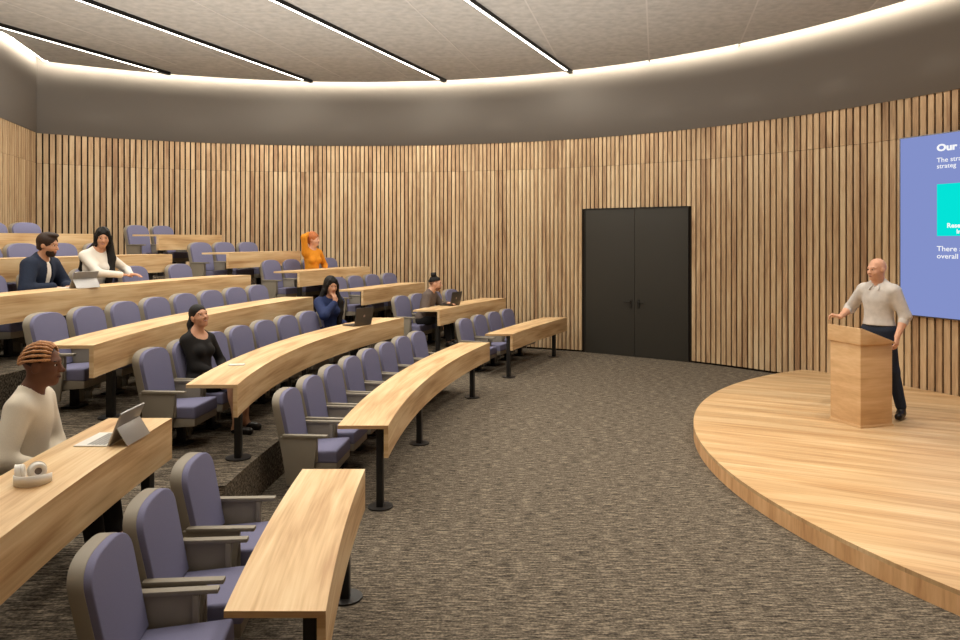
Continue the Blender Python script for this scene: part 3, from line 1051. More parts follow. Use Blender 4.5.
def skin_mat(name, col):
    m = plain(name, col, 0.5, spec=0.35, noise=0.05, nscale=30)
    return m
SKIN = {'dark': skin_mat('deep_brown_skin', srgb(112, 74, 56)), 'tan': skin_mat('tan_skin', srgb(186, 138, 108)),
        'fair': skin_mat('fair_skin', srgb(214, 164, 136)), 'olive': skin_mat('olive_skin', srgb(196, 146, 116))}
CL = {'eyewhite': plain('eye_white', srgb(225, 220, 214), .3), 'iris': plain('dark_iris', srgb(34, 24, 18), .2),
      'lips': plain('lips', srgb(150, 84, 76), .45), 'lipsdark': plain('dark_lips', srgb(88, 50, 44), .45), 'teeth': plain('teeth', srgb(236, 230, 220), .3)}
HAIRC = {'black': plain('black_hair', srgb(17, 13, 12), .65, noise=.35, nscale=120, bump=.6), 'brown': plain('dark_brown_hair', srgb(46, 31, 22), .5, noise=.3, nscale=120, bump=.6),
         'red': plain('copper_hair', srgb(176, 104, 58), .6, noise=.3, nscale=90, bump=.6), 'braid': plain('blond_braids', srgb(200, 148, 104), .55, noise=.35, nscale=160, bump=.6),
         'stubble': plain('shaved_hair', srgb(140, 98, 78), .7, noise=.2, nscale=200)}

def make_person(label, loc, yaw, pose, skin, hair, clothes, scale=1.0, female=False, vox=0.008):
    """pose keys: pelvis (x,y,z), twist, lean, side, head (yaw,pitch,roll), wR,wL (wrists), eR,eL (elbow hints), aR,aL (ankles), kR,kL (knee hints), hand dirs"""
    root = empty('person', loc, yaw, label, 'person')
    root.scale = (scale, scale, scale)
    P0 = np.array(pose.get('pelvis', (0, 0, .475)), float)
    T = rotm(pose.get('twist', 0), pose.get('lean', 0), pose.get('side', 0))
    at = lambda *p: T @ np.array(p, float) + P0
    sw = pose.get('sw', .158 if female else .182)
    tor = []
    tt = lambda p: tor.append(xf(p, T, P0))
    hipR = rotm(pose.get('twist', 0) * .5)
    hips = [('e', P0 + hipR @ V(0, 0, .0), V(.115, .165 if not female else .168, .115), hipR, .05)]
    tt(ell((0.005, 0, .15), (.098, .140 if not female else .122, .15), k=.06))
    tt(ell((0.0, 0, .33), (.112, .160 if not female else .138, .165), k=.06))
    tt(cone((-.005, -sw + .03, .435), (-.005, sw - .03, .435), .062 if not female else .052, .062 if not female else .052, .06))
    tt(cone((-.012, -.09, .465), (-.012, -.03, .525), .045, .042, .04)); tt(cone((-.012, .09, .465), (-.012, .03, .525), .045, .042, .04))
    if female:
        tt(ell((.085, .062, .315), (.052, .056, .056), k=.03)); tt(ell((.085, -.062, .315), (.052, .056, .056), k=.03))
    # head
    hy, hp, hr = pose.get('head', (0, 0, 0))
    hoff = pose.get('hoff', (.035, 0, .668))
    HR = T @ rotm(hy, hp, hr) if pose.get('head_rel', True) else rotm(hy, hp, hr)
    HC = at(*hoff)
    hs = pose.get('hs', 1.0)
    head = [xf(p, HR, HC, hs) for p in HEAD]
    nb = at(-.005, 0, .49)
    nr = .056 if not female else .047
    neck = [cone(nb, HC + HR @ V(-.018, 0, -.05), nr + .008, nr, .03)]
    H = lambda *p: HR @ (np.array(p, float) * hs) + HC
    # arms
    arms, hands, fore = {}, {}, {}
    body = list(tor) + hips
    for s, nm in ((-1, 'R'), (1, 'L')):
        S = at(0, s * sw, .432)
        E, W = ik(S, pose['w' + nm], .285, .255, pose.get('e' + nm, (-.4, s * .6, -.6)))
        up = [cone(S, E, .053 if not female else .043, .042 if not female else .035, .04)]
        fo = [cone(E, E + (W - E) * .35, .042 if not female else .035, .041 if not female else .034, .02), cone(E + (W - E) * .35, W, .041 if not female else .034, .027 if not female else .023, .02)]
        hd = pose.get('h' + nm)
        d = (W - E) / np.linalg.norm(W - E)
        if hd is None: hd = (d, (0, 0, -1) if abs(d[2]) < .9 else (1, 0, 0), .5)
        dv, nv, cu = hd
        thumb = np.cross(np.array(dv, float), np.array(nv, float))
        # right hand with palm down: thumb points to the body's left (+y)
        side = 1.0 if s > 0 else -1.0
        hp_ = hand_prims(W, dv, nv, side, cu, s=.95 if not female else .86)
        arms[nm] = (S, E, W, up, fo); hands[nm] = hp_
        body += up + fo + hp_
    # legs
    legs = {}
    for s, nm in ((-1, 'R'), (1, 'L')):
        Hj = P0 + hipR @ V(0.01, s * .088, -.015)
        K, A = ik(Hj, pose['a' + nm], .43, .41, pose.get('k' + nm, (.6, s * .08, .8)))
        th = [cone(Hj, K, .082, .056, .05)]
        sh = [cone(K, A, .055, .036, .03), ell(K + (A - K) * .3 + V(-.018, 0, 0), (.045, .045, .10), k=.03)]
        fd = np.array(pose.get('f' + nm, (1, s * .12, 0)), float); fd /= np.linalg.norm(fd)
        ft = [cone(A + V(0, 0, -.005), A + fd * .03 + V(0, 0, -.045), .036, .034, .03), cone(A - fd * .03 + V(0, 0, -.055), A + fd * .15 + V(0, 0, -.062), .034, .030, .03)]
        legs[nm] = (Hj, K, A, th, sh, ft, fd)
        body += th + sh + ft
    body += neck + head
    socks = [xf(p, HR, HC, hs) for p in SOCKETS]
    link('body', sdf_mesh('person_body', body, vox, sub=socks), SKIN[skin], root)
    # face
    def child(name, prims, mat, v=None, **kw):
        me = sdf_mesh(name, prims, v or vox, **kw)
        if len(me.vertices): return link(name, me, mat, root)
        bpy.data.meshes.remove(me)
    hp = lambda p: xf(p, HR, HC, hs)
    fv = min(vox, .0035)
    for s in (-1, 1):
        e = child('eye', [hp(ell((.0815, s * .032, .004), (.0090, .0118, .0056), k=.002))], CL['eyewhite'], fv)
        i = child('iris', [hp(ell((.0895, s * .032, .004), (.0042, .0074, .0062), k=.001))], CL['iris'], .0022)
        b = [hp(cone((.094, s * .016, .024), (.082, s * .050, .027), .0048, .0038, .003))]
        child('eyebrow', b, HAIRC[hair.get('brow', hair['col'])], fv)
    lip = CL['lipsdark'] if skin == 'dark' else CL['lips']
    if pose.get('smile'):
        child('mouth', [hp(cone((.094, -.022, -.060), (.100, 0, -.068), .005, .007, .004)), hp(cone((.100, 0, -.068), (.094, .022, -.060), .007, .005, .004))], lip, fv)
        child('teeth', [hp(cone((.0985, -.015, -.0625), (.1035, 0, -.067), .0032, .0042, .002)), hp(cone((.1035, 0, -.067), (.0985, .015, -.0625), .0042, .0032, .002))], CL['teeth'], .0025)
    else:
        child('mouth', [hp(cone((.092, -.021, -.066), (.098, 0, -.068), .004, .006, .004)), hp(cone((.098, 0, -.068), (.092, .021, -.066), .006, .004, .004))], lip, fv)
    # hair
    hc = HAIRC[hair['col']]
    cap = [hp(ell((-.016, 0, .040), (.100 + hair.get('t', .012), .076 + hair.get('t', .012), .090 + hair.get('t', .012)), k=.02))]
    face = [hp(ell((.112, 0, -.028), (.078, .064, .100)))]
    k = hair['kind']
    hv = min(vox, .007)
    if k == 'short':
        child('hair', cap + [hp(ell((-.05, 0, -.03), (.062, .072, .06), k=.02)), hp(ell((.035, 0, .115), (.07, .06, .028), k=.02))], hc, hv, sub=face + [hp(ell((0.02, .09, -.06), (.05, .03, .05))), hp(ell((0.02, -.09, -.06), (.05, .03, .05)))],
              clip=[(H(0, 0, -.075), HR @ V(-.2, 0, -1))])
        child('beard', [hp(ell((.030, 0, -.060), (.0665, .0595, .0715), k=.02)), hp(ell((.062, 0, -.100), (.029, .031, .025), k=.02))], hc, hv,
              clip=[(H(.03, 0, -.036), HR @ V(.25, 0, 1)), (H(-.005, 0, 0), HR @ V(-1, 0, 0))], sub=[hp(ell((.100, 0, -.060), (.03, .026, .014)))])
    elif k == 'bun':
        child('hair', cap, hc, hv, sub=face, clip=[(H(0, 0, .045), HR @ V(.25, 0, -1))])
        child('shaved_sides', [hp(ell((-.014, 0, .034), (.0995, .0775, .0915), k=.02))], HAIRC['stubble'], hv, sub=face, clip=[(H(0, 0, -.04), HR @ V(-.3, 0, -1))])
        child('hair_bun', [hp(ell((-.04, 0, .150), (.050, .050, .042), k=.02)), hp(cone((-.02, 0, .11), (-.04, 0, .14), .04, .035, .02)), hp(ell((-.01, .02, .178), (.02, .02, .016), k=.01)), hp(ell((-.07, -.01, .172), (.02, .02, .02), k=.01))], hc, hv)
        child('beard', [hp(ell((.030, 0, -.062), (.067, .060, .068), k=.02))], HAIRC['stubble'], hv, clip=[(H(.03, 0, -.055), HR @ V(.25, 0, 1)), (H(.0, 0, 0), HR @ V(-1, 0, 0))])
    elif k == 'braids':
        child('hair', [hp(ell((-.020, 0, .036), (.102, .080, .094), k=.02))], HAIRC['brown'], min(hv, .005), sub=[hp(ell((.112, 0, -.020), (.084, .075, .108)))], clip=[(H(0, 0, -.02), HR @ V(-.5, 0, -1))])
        n = 12
        for j in range(n):
            a = R(-88 + 176 * j / (n - 1))
            pts = []
            for q in range(9):
                ph = R(46 + 128 * q / 8.0)
                pts.append(H(-.014 + .110 * math.cos(ph), .086 * math.sin(a) * math.sin(ph), .036 + .102 * math.cos(a) * math.sin(ph) - .035 * (q / 8.0) ** 2))
            child('braid', [cone(pts[i], pts[i + 1], .0095 if i % 2 else .0070, .0070 if i % 2 else .0095, .004) for i in range(8)], hc, .004)
    elif k == 'ponytail':
        child('hair', cap, hc, hv, sub=[hp(ell((.118, 0, -.025), (.075, .078, .095)))], clip=[(H(0, 0, -.05), HR @ V(-.6, 0, -1))])
        tail = hair['tail']
        pr = []
        rr = [.036, .042, .038, .030, .014]
        for i in range(len(tail) - 1): pr.append(hp(cone(tail[i], tail[i + 1], rr[i], rr[i + 1], .02)))
        child('ponytail', pr, hc, hv)
    elif k == 'long':
        parts_ = []
        for sg in (-1, 1):
            q = [(.040, sg * .004, .132), (.074, sg * .046, .086), (.058, sg * .076, .02), (.034, sg * .084, -.06)]
            parts_ += [hp(cone(q[i], q[i + 1], (.012, .016, .020, .024)[i], (.016, .020, .024, .026)[i], .012)) for i in range(3)]
        child('hair', cap + parts_ + [hp(ell((-.035, .065, -.06), (.055, .032, .10), k=.03)), hp(ell((-.035, -.065, -.06), (.055, .032, .10), k=.03)), hp(ell((-.075, 0, -.05), (.05, .08, .12), k=.03))], hc, hv, sub=[hp(ell((.118, 0, -.030), (.070, .058, .098)))])
        for lock in hair['locks']:
            pts = [np.array(p) for p in lock]
            W_ = [H(*pts[0])] + [at(*p) for p in pts[1:]]
            rr = hair.get('rr', [.040, .050, .046, .034, .014])
            child('hair_lock', [cone(W_[i], W_[i + 1], rr[i], rr[i + 1], .03) for i in range(len(W_) - 1)], hc, hv)
    elif k == 'updo':
        child('hair', cap + [hp(ell((-.06, 0, .05), (.07, .075, .085), k=.03)), hp(ell((-.09, 0, -.02), (.045, .065, .06), k=.03)), hp(ell((-.03, 0, .115), (.06, .06, .04), k=.03)), hp(cone((-.08, .02, -.05), (-.07, .03, -.12), .035, .018, .03))], hc, hv, sub=face)
    # clothes
    for c in clothes:
        kind, mat = c['kind'], c['mat']
        off = c.get('off', .010)
        if kind == 'top':
            pr = [inflate(p, off) for p in tor]
            if c.get('hips', True): pr += [inflate(('e', hips[0][1] + V(0, 0, .03), hips[0][2], hips[0][3], .05), off)]
            cl = []
            for nm in 'RL':
                S, E, W, up, fo = arms[nm]
                f = c.get('cuff', .95)
                if f <= 1:
                    ew = W - E
                    pr += [inflate(p, off + c.get('puff', .004)) for p in up]
                    pr += [cone(E, E + ew * f, (.042 if not female else .035) + off + .004, (.030 if not female else .025) + off + .004, .03)]
            nk = c.get('neck', (0.02, 0, .545, .075))
            sub_ = [('e', at(*nk[:3]), V(nk[3], nk[3], nk[3]) if len(nk) == 4 else np.array(nk[3:6]), T, .01)]
            if c.get('open'):
                w_, zz = c['open']
                sub_ += [('e', at(.15, 0, zz), V(.12, w_, .30), T, .01)]
            if c.get('bare_shoulder'):
                pass
            child(c['name'], pr, mat, vox, sub=sub_, clip=[(P0 + V(0, 0, c.get('hem', -.06)), (0, 0, -1))])
            if c.get('collar'):
                a0 = [at(.040 * math.cos(t) - .004 + .018 * max(0, math.cos(t)), .066 * math.sin(t), .518 - .028 * max(0, math.cos(t))) for t in np.linspace(.5, 2 * math.pi - .5, 14)]
                child('collar', [cone(a0[i], a0[i + 1], .021, .021, .012) for i in range(13)] + [cone(a0[0], at(.118, .05, .45), .020, .008, .01), cone(a0[-1], at(.118, -.05, .45), .020, .008, .01)], mat, min(vox, .006))
            if c.get('cuffroll'):
                for nm in 'RL':
                    S, E, W, up, fo = arms[nm]
                    q = E + (W - E) * (f - .04); q2 = E + (W - E) * (f + .12)
                    child('rolled_cuff', [cone(q, q2, .052, .050, .01)], mat, vox)
        elif kind == 'bottom':
            pr = [inflate(hips[0], off)]
            for nm in 'RL':
                Hj, K, A, th, sh, ft, fd = legs[nm]
                f = c.get('len', 1.9)
                if f >= 1:
                    pr += [inflate(th[0], off)]
                    g = f - 1
                    pr += [cone(K, K + (A - K) * g, .056 + off, .044 + off + c.get('flare', 0), .03)]
                else:
                    pr += [cone(Hj, Hj + (K - Hj) * f, .082 + off, .068 + off, .05)]
            child(c['name'], pr, mat, vox, clip=[(P0 + V(0, 0, c.get('waist', .10)), (0, 0, 1))])
        elif kind == 'shoes':
            for nm in 'RL':
                Hj, K, A, th, sh, ft, fd = legs[nm]
                pr = [inflate(ft[1], .008)]
                if not c.get('flat'): pr += [inflate(ft[0], .008)]
                child('shoe', pr, mat, vox, clip=[(V(0, 0, A[2] - .093), (0, 0, -1))] + ([(A + V(0, 0, -.045), (-.4 * fd[0], -.4 * fd[1], 1))] if c.get('flat') else []))
        elif kind == 'belt':
            child('belt', [inflate(hips[0], .022)], mat, vox, clip=[(P0 + V(0, 0, .075), (0, 0, 1)), (P0 + V(0, 0, .045), (0, 0, -1))])
    return root

FB = {'cream': plain('cream_knit', srgb(226, 216, 198), .9, noise=.05, nscale=200, bump=.2), 'blackcloth': plain('black_cloth', srgb(30, 28, 28), .85, bump=.2, nscale=200),
      'navy': plain('navy_jacket_cloth', srgb(26, 36, 56), .8, noise=.15, nscale=60, bump=.2), 'white': plain('white_jersey', srgb(224, 218, 208), .85, bump=.15, nscale=200),
      'orange': plain('orange_knit', srgb(214, 138, 34), .85, noise=.1, nscale=80, bump=.3), 'denim': plain('blue_denim', srgb(34, 47, 86), .8, noise=.25, nscale=90, bump=.3),
      'jeans': plain('dark_jeans', srgb(34, 42, 58), .8, noise=.2, nscale=120, bump=.2), 'grey': plain('grey_brown_sweater', srgb(98, 86, 80), .9, noise=.12, nscale=90, bump=.3),
      'shirt': plain('pale_print_shirt', srgb(200, 195, 190), .8, noise=.09, nscale=18, bump=.2), 'leather': plain('dark_leather', srgb(30, 24, 20), .4),
      'sneaker': plain('white_orange_sneaker', srgb(220, 190, 170), .6, noise=.3, nscale=25), 'bluejeans': plain('mid_blue_jeans', srgb(60, 84, 110), .8, noise=.2, nscale=120)}

def seat_at(Y, row, dx=0.0):
    return (cx(ROW[row], Y) - 0.72 + dx, Y, ZF[row]), math.atan2(-cdx(ROW[row], Y), 1.0)
SIT = dict(aR=(.50, -.11, .095), aL=(.50, .11, .095))

# man with blond braids at the near desk
(lx, ly, lz), yw = seat_at(4.36, 2)
make_person('person with blond braids in a cream sweater seated at the nearest raised desk', (lx + .04, ly, lz), R(0),
            dict(SIT, pelvis=(0.0, 0, .46), twist=12, lean=7, sw=.168, head=(-4, -5, 0), wR=(.27, -.16, .55), wL=(.20, .02, .52), eR=(-.5, -.75, -.4), eL=(-.3, .8, -.5),
                 hR=((.6, .75, -.1), (0, 0, -1), .6), hL=((.5, -.85, -.1), (0, 0, -1), .6), smile=False),
            'dark', dict(kind='braids', col='braid', brow='black', t=.008),
            [dict(kind='top', name='sweater', mat=FB['cream'], off=.014, puff=.008, cuff=.93, neck=(.01, 0, .555, .082), hem=-.08),
             dict(kind='bottom', name='trousers', mat=FB['blackcloth']), dict(kind='shoes', name='shoe', mat=FB['sneaker'])], 1.0, vox=.007)

# woman in black
(lx, ly, lz), yw = seat_at(7.35, 2)
make_person('person in a black top with long dark ponytail smiling up from the second row', (lx - .145, ly, lz), R(-2),
            dict(pelvis=(0.04, 0, .475), twist=-26, lean=-7, side=-3, head=(-12, -9, 10), wR=(.26, -.02, .56), wL=(.25, .06, .57), eR=(-.7, -.35, -.6), eL=(-.1, .9, -.4),
                 hR=((.5, .8, -.1), (0, 0, -1), .5), hL=((.4, -.9, -.1), (0, 0, -1), .5), smile=True, aR=(.50, -.20, .095), aL=(.52, -.02, .095), fR=(1, -.3, 0), fL=(1, -.25, 0)),
            'olive', dict(kind='ponytail', col='black', t=.006, tail=[(-.085, -.01, .04), (-.120, -.04, -.05), (-.115, -.065, -.16), (-.10, -.075, -.27), (-.09, -.075, -.36)]),
            [dict(kind='top', name='black_top', mat=FB['blackcloth'], off=.008, cuff=.95, neck=(.055, 0, .52, .10, .105, .10), hem=-.05),
             dict(kind='bottom', name='shorts', mat=FB['blackcloth'], len=.62), dict(kind='shoes', name='shoe', mat=FB['leather'], flat=True)], .955, True, .007)

# bearded man in navy
(lx, ly, lz), yw = seat_at(8.55, 4)
make_person('bearded person in an open navy jacket over a white tee', (lx - .23, ly, lz), R(-6),
            dict(SIT, pelvis=(0.0, 0, .475), twist=0, lean=12, head=(6, -4, 0), wR=(.30, -.10, .66), wL=(.33, .10, .66), eR=(-.4, -.8, -.4), eL=(-.3, .8, -.5),
                 hR=((.6, .75, -.1), (0, 0, -1), .5), hL=((.7, -.6, -.1), (0, 0, -1), .5)),
            'tan', dict(kind='short', col='brown', t=.012),
            [dict(kind='top', name='white_tee', mat=FB['white'], off=.006, cuff=2, hem=-.05),
             dict(kind='top', name='navy_jacket', mat=FB['navy'], off=.022, puff=.012, cuff=.97, neck=(.03, 0, .555, .085), open=(.045, .34), hem=-.07),
             dict(kind='bottom', name='trousers', mat=FB['blackcloth']), dict(kind='shoes', name='shoe', mat=FB['leather'])], 1.04, vox=.008)

# woman in white top
(lx, ly, lz), yw = seat_at(9.29, 4)
make_person('person in a white long sleeve top with very long dark hair', (lx - .12, ly, lz + .0), R(-8),
            dict(SIT, pelvis=(0.0, 0, .53), twist=-30, lean=10, side=-6, hs=.93, head=(-22, 0, 8), wR=(.36, .04, .745), wL=(.38, .19, .745), eR=(-.1, -.9, -.35), eL=(.2, .7, -.5),
                 hR=((.35, .9, -.05), (0, 0, -1), .35), hL=((.8, .1, -.05), (0, 0, -1), .35), smile=True),
            'olive', dict(kind='long', col='black', t=.014, locks=[[(-.04, .08, -.06), (.06, .13, .44), (.11, .13, .28), (.12, .12, .16), (.11, .11, .10)], [(-.06, -.06, -.08), (-.09, -.10, .40), (-.12, -.08, .25), (-.11, -.06, .12), (-.1, -.05, .05)],
                                                        [(-.09, .03, -.08), (-.10, .06, .42), (-.13, .08, .25), (-.12, .08, .12), (-.11, .08, .02)]]),
            [dict(kind='top', name='white_top', mat=FB['white'], off=.008, cuff=.97, neck=(.01, 0, .56, .075), hem=-.01),
             dict(kind='bottom', name='jeans', mat=FB['bluejeans'])], 1.06, True, .008)

# woman in orange, hand behind head
(lx, ly, lz), yw = seat_at(13.71, 4)
make_person('person in an orange top with copper hair and a raised elbow', (lx + .13, ly, lz), R(-14),
            dict(SIT, pelvis=(0.0, 0, .50), twist=-22, lean=2, hs=.93, head=(22, -2, 0), wR=(-.06, .03, 1.27), wL=(.22, .12, .60), eR=(.05, -.30, 1.0), eL=(-.2, .9, -.4),
                 hR=((.3, .9, .1), (.6, -.3, 0), .5), smile=True),
            'fair', dict(kind='updo', col='red', t=.012),
            [dict(kind='top', name='orange_top', mat=FB['orange'], off=.010, puff=.008, cuff=.93, neck=(.02, 0, .555, .085), hem=-.05),
             dict(kind='bottom', name='trousers', mat=FB['blackcloth'])], 1.05, True, .009)

# woman in denim
(lx, ly, lz), yw = seat_at(10.78, 2)
make_person('person in a blue denim jacket with hand raised to her chin', (lx - .27, ly, lz), R(-18),
            dict(SIT, pelvis=(0.0, 0, .49), twist=-34, lean=4, head=(-4, 2, 0), wR=(.17, -.12, .93), wL=(.24, .04, .62), eR=(.1, -.8, -.7), eL=(-.6, .4, -.6),
                 hR=((-.1, .18, .95), (-.8, .5, 0), .6)),
            'olive', dict(kind='long', col='black', t=.016, locks=[[(-.03, .08, -.06), (.06, .13, .44), (.10, .12, .30), (.11, .11, .16), (.10, .11, .06)], [(-.03, -.08, -.06), (-.02, -.12, .46), (-.10, -.13, .36), (-.13, -.12, .26), (-.12, -.10, .18)],
                                                        [(-.09, .0, -.08), (-.12, .02, .42), (-.13, .03, .28), (-.13, .03, .15), (-.12, .03, .06)]]),
            [dict(kind='top', name='denim_jacket', mat=FB['denim'], off=.018, puff=.014, cuff=.90, neck=(.02, 0, .56, .08), hem=-.06),
             dict(kind='bottom', name='trousers', mat=FB['blackcloth'])], 1.03, True, .008)

# man with hair bun and laptop
(lx, ly, lz), yw = seat_at(13.05, 2)
make_person('person with a black hair bun in a grey brown sweater at a laptop', (lx + .06, ly, lz), R(-12),
            dict(SIT, pelvis=(0.0, 0, .46), twist=-2, lean=17, head=(14, -14, 0), wR=(.30, -.14, .56), wL=(.42, .10, .74), eR=(-.5, -.75, -.3), eL=(-.3, .7, -.5),
                 hR=((.9, .2, -.2), (0, 0, -1), .5), hL=((.9, -.2, 0), (0, 0, -1), .4)),
            'fair', dict(kind='bun', col='black', t=.004),
            [dict(kind='top', name='sweater', mat=FB['grey'], off=.016, puff=.010, cuff=.90, neck=(.01, 0, .555, .08), hem=-.07),
             dict(kind='bottom', name='trousers', mat=FB['blackcloth']), dict(kind='shoes', name='shoe', mat=FB['leather'])], 1.0, vox=.009)

# speaker behind the lectern; local +x is where he faces
make_person('bald person in a pale rolled sleeve shirt standing behind the lectern', (4.66, 8.72, SZ), R(213),
            dict(pelvis=(0, 0, .945), twist=2, lean=1, sw=.17, head=(-18, 2, 0), wR=(.22, -.32, 1.07), wL=(.10, .25, .90), eR=(-.4, -.6, -.6), eL=(-.9, .45, 0),
                 hR=((.35, -.7, .25), (0, 0, -1), 1.1), hL=((.35, .1, -.9), (0, -1, 0), .6), aR=(.02, -.12, .095), aL=(-.05, .22, .095), kR=(1, -.1, 0), kL=(1, .2, 0), fR=(1, -.25, 0), fL=(1, .3, 0)),
            'fair', dict(kind='bald', col='stubble', t=.004, brow='stubble'),
            [dict(kind='top', name='shirt', mat=FB['shirt'], off=.013, puff=.006, cuff=.18, neck=(.025, 0, .535, .062, .062, .062), hem=.055, collar=True, cuffroll=True),
             dict(kind='bottom', name='jeans', mat=FB['jeans'], len=1.93), dict(kind='belt', name='belt', mat=FB['leather']), dict(kind='shoes', name='shoe', mat=FB['leather'])], 1.055, vox=.007)
# ------------------------------------------------------------------ things on the desks
def tablet(loc, rz, w, label, kb=.185, h=.195, lean=20):
    """kickstand tablet with a flat keyboard; local -x is the user's side, hinge along y at x=0"""
    o = empty('tablet_computer', loc, rz, label, 'tablet', None)
    mb = MB(); mb.box((-kb / 2 - .004, 0, .004), (kb, w, .006))
    kbd = link('keyboard', mb.mesh('tablet_keyboard', bevel=.002), M['offwhite'], o)
    mb = MB(); mb.box((-kb * .42, 0, .0078), (kb * .5, w * .9, .0016))
    mb = MB()
    for i in range(5):
        for j in range(12):
            mb.box((-kb * .16 - i * kb * .115, -w * .43 + (j + .5) * w * .86 / 12, .0078), (kb * .09, w * .058, .0018))
    link('keys', mb.mesh('tablet_keys'), M['silver'], kbd)
    Rm = Matrix.Translation((0.004, 0, .004)) @ Matrix.Rotation(R(lean), 4, 'Y')
    mb = MB(); mb.box(None, (.010, w, h), mtx=Rm @ Matrix.Translation((0, 0, h / 2)))
    link('tablet_body', mb.mesh('tablet_body', bevel=.003), M['silver'], o)
    mb = MB(); mb.box(None, (.001, w * .94, h * .92), mtx=Rm @ Matrix.Translation((-.0053, 0, h / 2)))
    link('display', mb.mesh('tablet_display'), M['lcd'], o)
    top = Rm @ Vector((.006, 0, h * .56)); foot = Vector((top.x + .062, 0, .003))
    d = foot - top
    ang = math.atan2(d.x, d.z)
    mid = (top + foot) / 2
    mb = MB(); mb.box(None, (.004, w * .98, d.length), mtx=Matrix.Translation(mid) @ Matrix.Rotation(ang, 4, 'Y'))
    link('kickstand', mb.mesh('tablet_kickstand', bevel=.001), M['silver'], o)
    return o
zd = lambda k: ZF[k] + DESK_H
tablet((-2.08, 4.31, zd(2)), R(0), .29, 'silver kickstand tablet with white keyboard beside the man in cream', lean=22)
tablet((-4.38, 8.2, zd(4)), R(-22), .31, 'silver kickstand tablet between the navy jacket man and white top woman', lean=24)

def laptop(loc, rz, w, label, lidtilt=12, d=.22, h=.235):
    """local -x is the user's side, hinge along y at x=0"""
    o = empty('laptop', loc, rz, label, 'laptop', 'open dark laptops')
    mb = MB(); mb.box((-d / 2, 0, .009), (d, w, .014))
    b = link('base', mb.mesh('laptop_base', bevel=.003), M['laptop'], o)
    mb = MB()
    for i in range(5):
        for j in range(12):
            mb.box((-.03 - i * .021, -w * .43 + (j + .5) * w * .86 / 12, .0168), (.016, w * .058, .002))
    link('keys', mb.mesh('laptop_keys'), M['keys'], b)
    Rm = Matrix.Translation((.002, 0, .014)) @ Matrix.Rotation(R(lidtilt), 4, 'Y')
    mb = MB(); mb.box(None, (.008, w, h), mtx=Rm @ Matrix.Translation((0, 0, h / 2)))
    l = link('lid', mb.mesh('laptop_lid', bevel=.002), M['laptop'], o)
    mb = MB(); mb.box(None, (.001, w * .93, h * .88), mtx=Rm @ Matrix.Translation((-.0045, 0, h * .52)))
    link('display', mb.mesh('laptop_display'), M['lcd'], l)
    mb = MB()
    a = Rm @ Vector((.0040, 0, h * .52)); c = Rm @ Vector((.0048, 0, h * .52))
    mb.cyl(a, c, .017, n=20)
    link('emblem', mb.mesh('laptop_emblem'), M['emblem'], l)
    return o
laptop((-1.575, 10.02, zd(2)), math.atan2(-.59, .81), .32, 'open dark laptop in front of the woman in blue denim')
laptop((-.44, 13.08, zd(2)), math.atan2(-.52, .85), .31, 'open dark laptop in front of the man with the hair bun')

def phone(loc, rz):
    o = empty('phone', loc, rz, 'white phone lying flat on the desk in front of the woman in black', 'phone')
    mb = MB(); mb.box((0, 0, .004), (.145, .072, .008)); link('case', mb.mesh('phone_case', bevel=.003), M['phone'], o)
    mb = MB(); mb.box((0, 0, .0083), (.132, .064, .0008)); link('display', mb.mesh('phone_display'), M['white'], o)  # display coloured white to stand for light reflected off the glass
phone((-2.24, 6.88, zd(2) + .0), R(12))

def headphones(loc, rz):
    o = empty('headphones', loc, rz, 'white over ear headphones lying on the desk before the man in cream', 'headphones')
    # headband: a strip standing on its edge, bowed towards -y, cups at its two ends
    mb = MB()
    n = 26; rx, ry = .082, .088
    S = [math.pi + math.pi * i / n for i in range(n + 1)]
    for k in range(n):
        t0, t1 = S[k], S[k + 1]
        q = []
        for t in (t0, t1):
            hh = .036 + .010 * math.sin(t + math.pi) if True else .04
            for r_ in (1.0, .93):
                for z in (.0005, .004 + hh): q.append((rx * r_ * math.cos(t), ry * r_ * math.sin(t), z))
        mb.add(q, [(0, 1, 5, 4), (2, 6, 7, 3), (1, 3, 7, 5), (0, 4, 6, 2)], smooth=True)
    link('headband', mb.mesh('headphone_band', merge=True), M['white'], o)
    for s, tilt in ((-1, 10), (1, -62)):
        c = Vector((s * .068 + (-.06 if s > 0 else 0), .022 if s < 0 else .035, .042))
        a = Vector((math.cos(R(tilt)), math.sin(R(tilt)), .12)).normalized() * (1 if s < 0 else 1)
        mb = MB(); mb.cyl(c - a * .012, c + a * .012, .040, .038, n=28)
        cup = link('ear_cup', mb.mesh('headphone_cup', bevel=.004), M['white'], o)
        mb = MB()
        # cushion ring
        ring = []
        d1 = a.orthogonal().normalized(); d2 = a.cross(d1)
        N1, N2 = 28, 10
        vs_ = []
        for i in range(N1):
            u = 2 * math.pi * i / N1
            rad = d1 * math.cos(u) + d2 * math.sin(u)
            for j in range(N2):
                w_ = 2 * math.pi * j / N2
                vs_.append(c + a * .016 + rad * (.027 + .011 * math.cos(w_)) + a * .011 * math.sin(w_))
        fs = [(i * N2 + j, ((i + 1) % N1) * N2 + j, ((i + 1) % N1) * N2 + (j + 1) % N2, i * N2 + (j + 1) % N2) for i in range(N1) for j in range(N2)]
        mb.add(vs_, fs, smooth=True)
        link('ear_cushion', mb.mesh('headphone_cushion'), M['white'], cup)
        mb = MB(); mb.cyl(c + a * .012, c + a * .0145, .020, n=20)
        link('speaker_mesh', mb.mesh('headphone_speaker'), M['darkpad'], cup)
headphones((-2.13, 3.56, zd(2) + .0015), R(14))
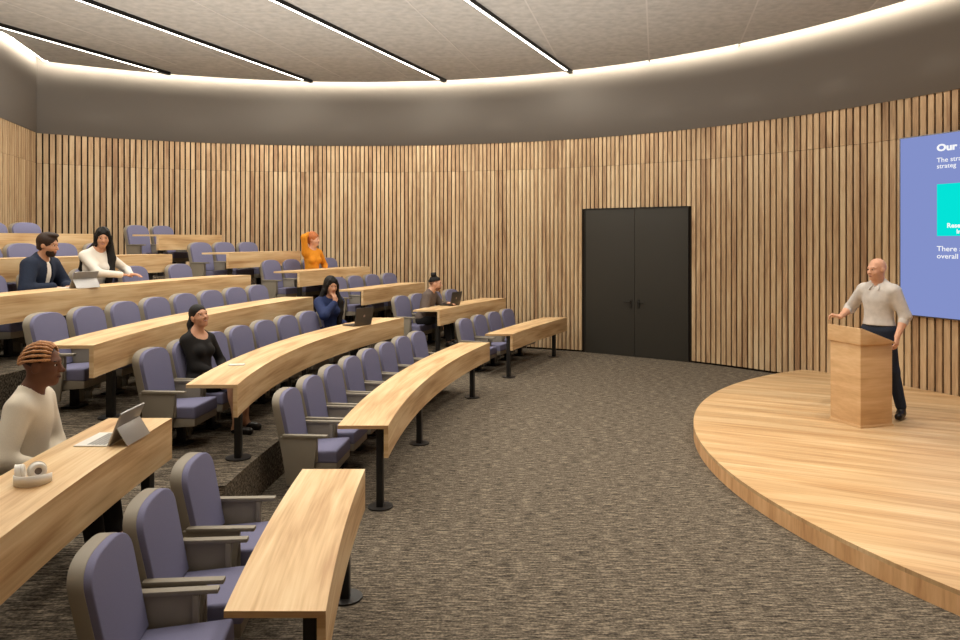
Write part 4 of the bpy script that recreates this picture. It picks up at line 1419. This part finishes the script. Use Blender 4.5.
# ------------------------------------------------------------------ lights
def area(name, loc, rot, sx, sy, power, col=(1, .94, .83)):
    d = bpy.data.lights.new(name, 'AREA'); d.shape = 'RECTANGLE'; d.size = sx; d.size_y = sy
    d.energy = power; d.color = col
    o = bpy.data.objects.new(name, d); o.location = loc; o.rotation_euler = rot
    COL.objects.link(o); return o
def spot(name, loc, target, power, ang, blend=0.6, size=0.08, col=(1, .92, .80)):
    d = bpy.data.lights.new(name, 'SPOT'); d.energy = power; d.spot_size = R(ang); d.spot_blend = blend
    d.shadow_soft_size = size; d.color = col
    o = bpy.data.objects.new(name, d); o.location = loc
    o.rotation_euler = (Vector(target) - Vector(loc)).to_track_quat('-Z', 'Y').to_euler()
    COL.objects.link(o); return o
for (a, b) in BARS[1:]:
    a, b = Vector((*a, 0)), Vector((*b, 0)); d = (b - a).normalized()
    s = b - d * min(12.5, (b.y - .5) / d.y)
    mid = (s + b) / 2
    area('bar_lamp', (mid.x, mid.y, CZ - 0.1), (0, 0, math.atan2(d.y, d.x)), (b - s).length * .94, 0.06, 300)
# added unseen spots shining straight down on the stage and the open floor
for x, y, p in ((3.2, 5.0, 260), (4.6, 7.6, 260), (2.6, 8.2, 220), (0.8, 6.4, 200), (1.2, 3.6, 220), (3.4, 2.2, 220), (1.6, 11.2, 200)):
    spot('unseen_down_spot', (x, y, CZ - .03), (x, y, 0), p * 1.8, 100, 0.9)
# wall washers along the slats
for th in np.arange(TH_C - .12, TH_B - .65, -0.17):
    x, y = wpt(th, WR - 0.9)
    tx, ty = wpt(th, WR)
    spot('wall_wash_lamp', (x, y, CZ - .03), (tx, ty, 3.1), 120, 62, 0.9, 0.05)
# added fill without a fixture, unseen in mid-room, to brighten the raft
area('raft_fill', (-2.0, 6.5, 2.32), (math.pi, 0, 0), 9.0, 11.0, 660, (1, .98, .94))
w = bpy.data.worlds.new('world'); SC.world = w
w.use_nodes = True
w.node_tree.nodes['Background'].inputs['Color'].default_value = (0, 0, 0, 1)
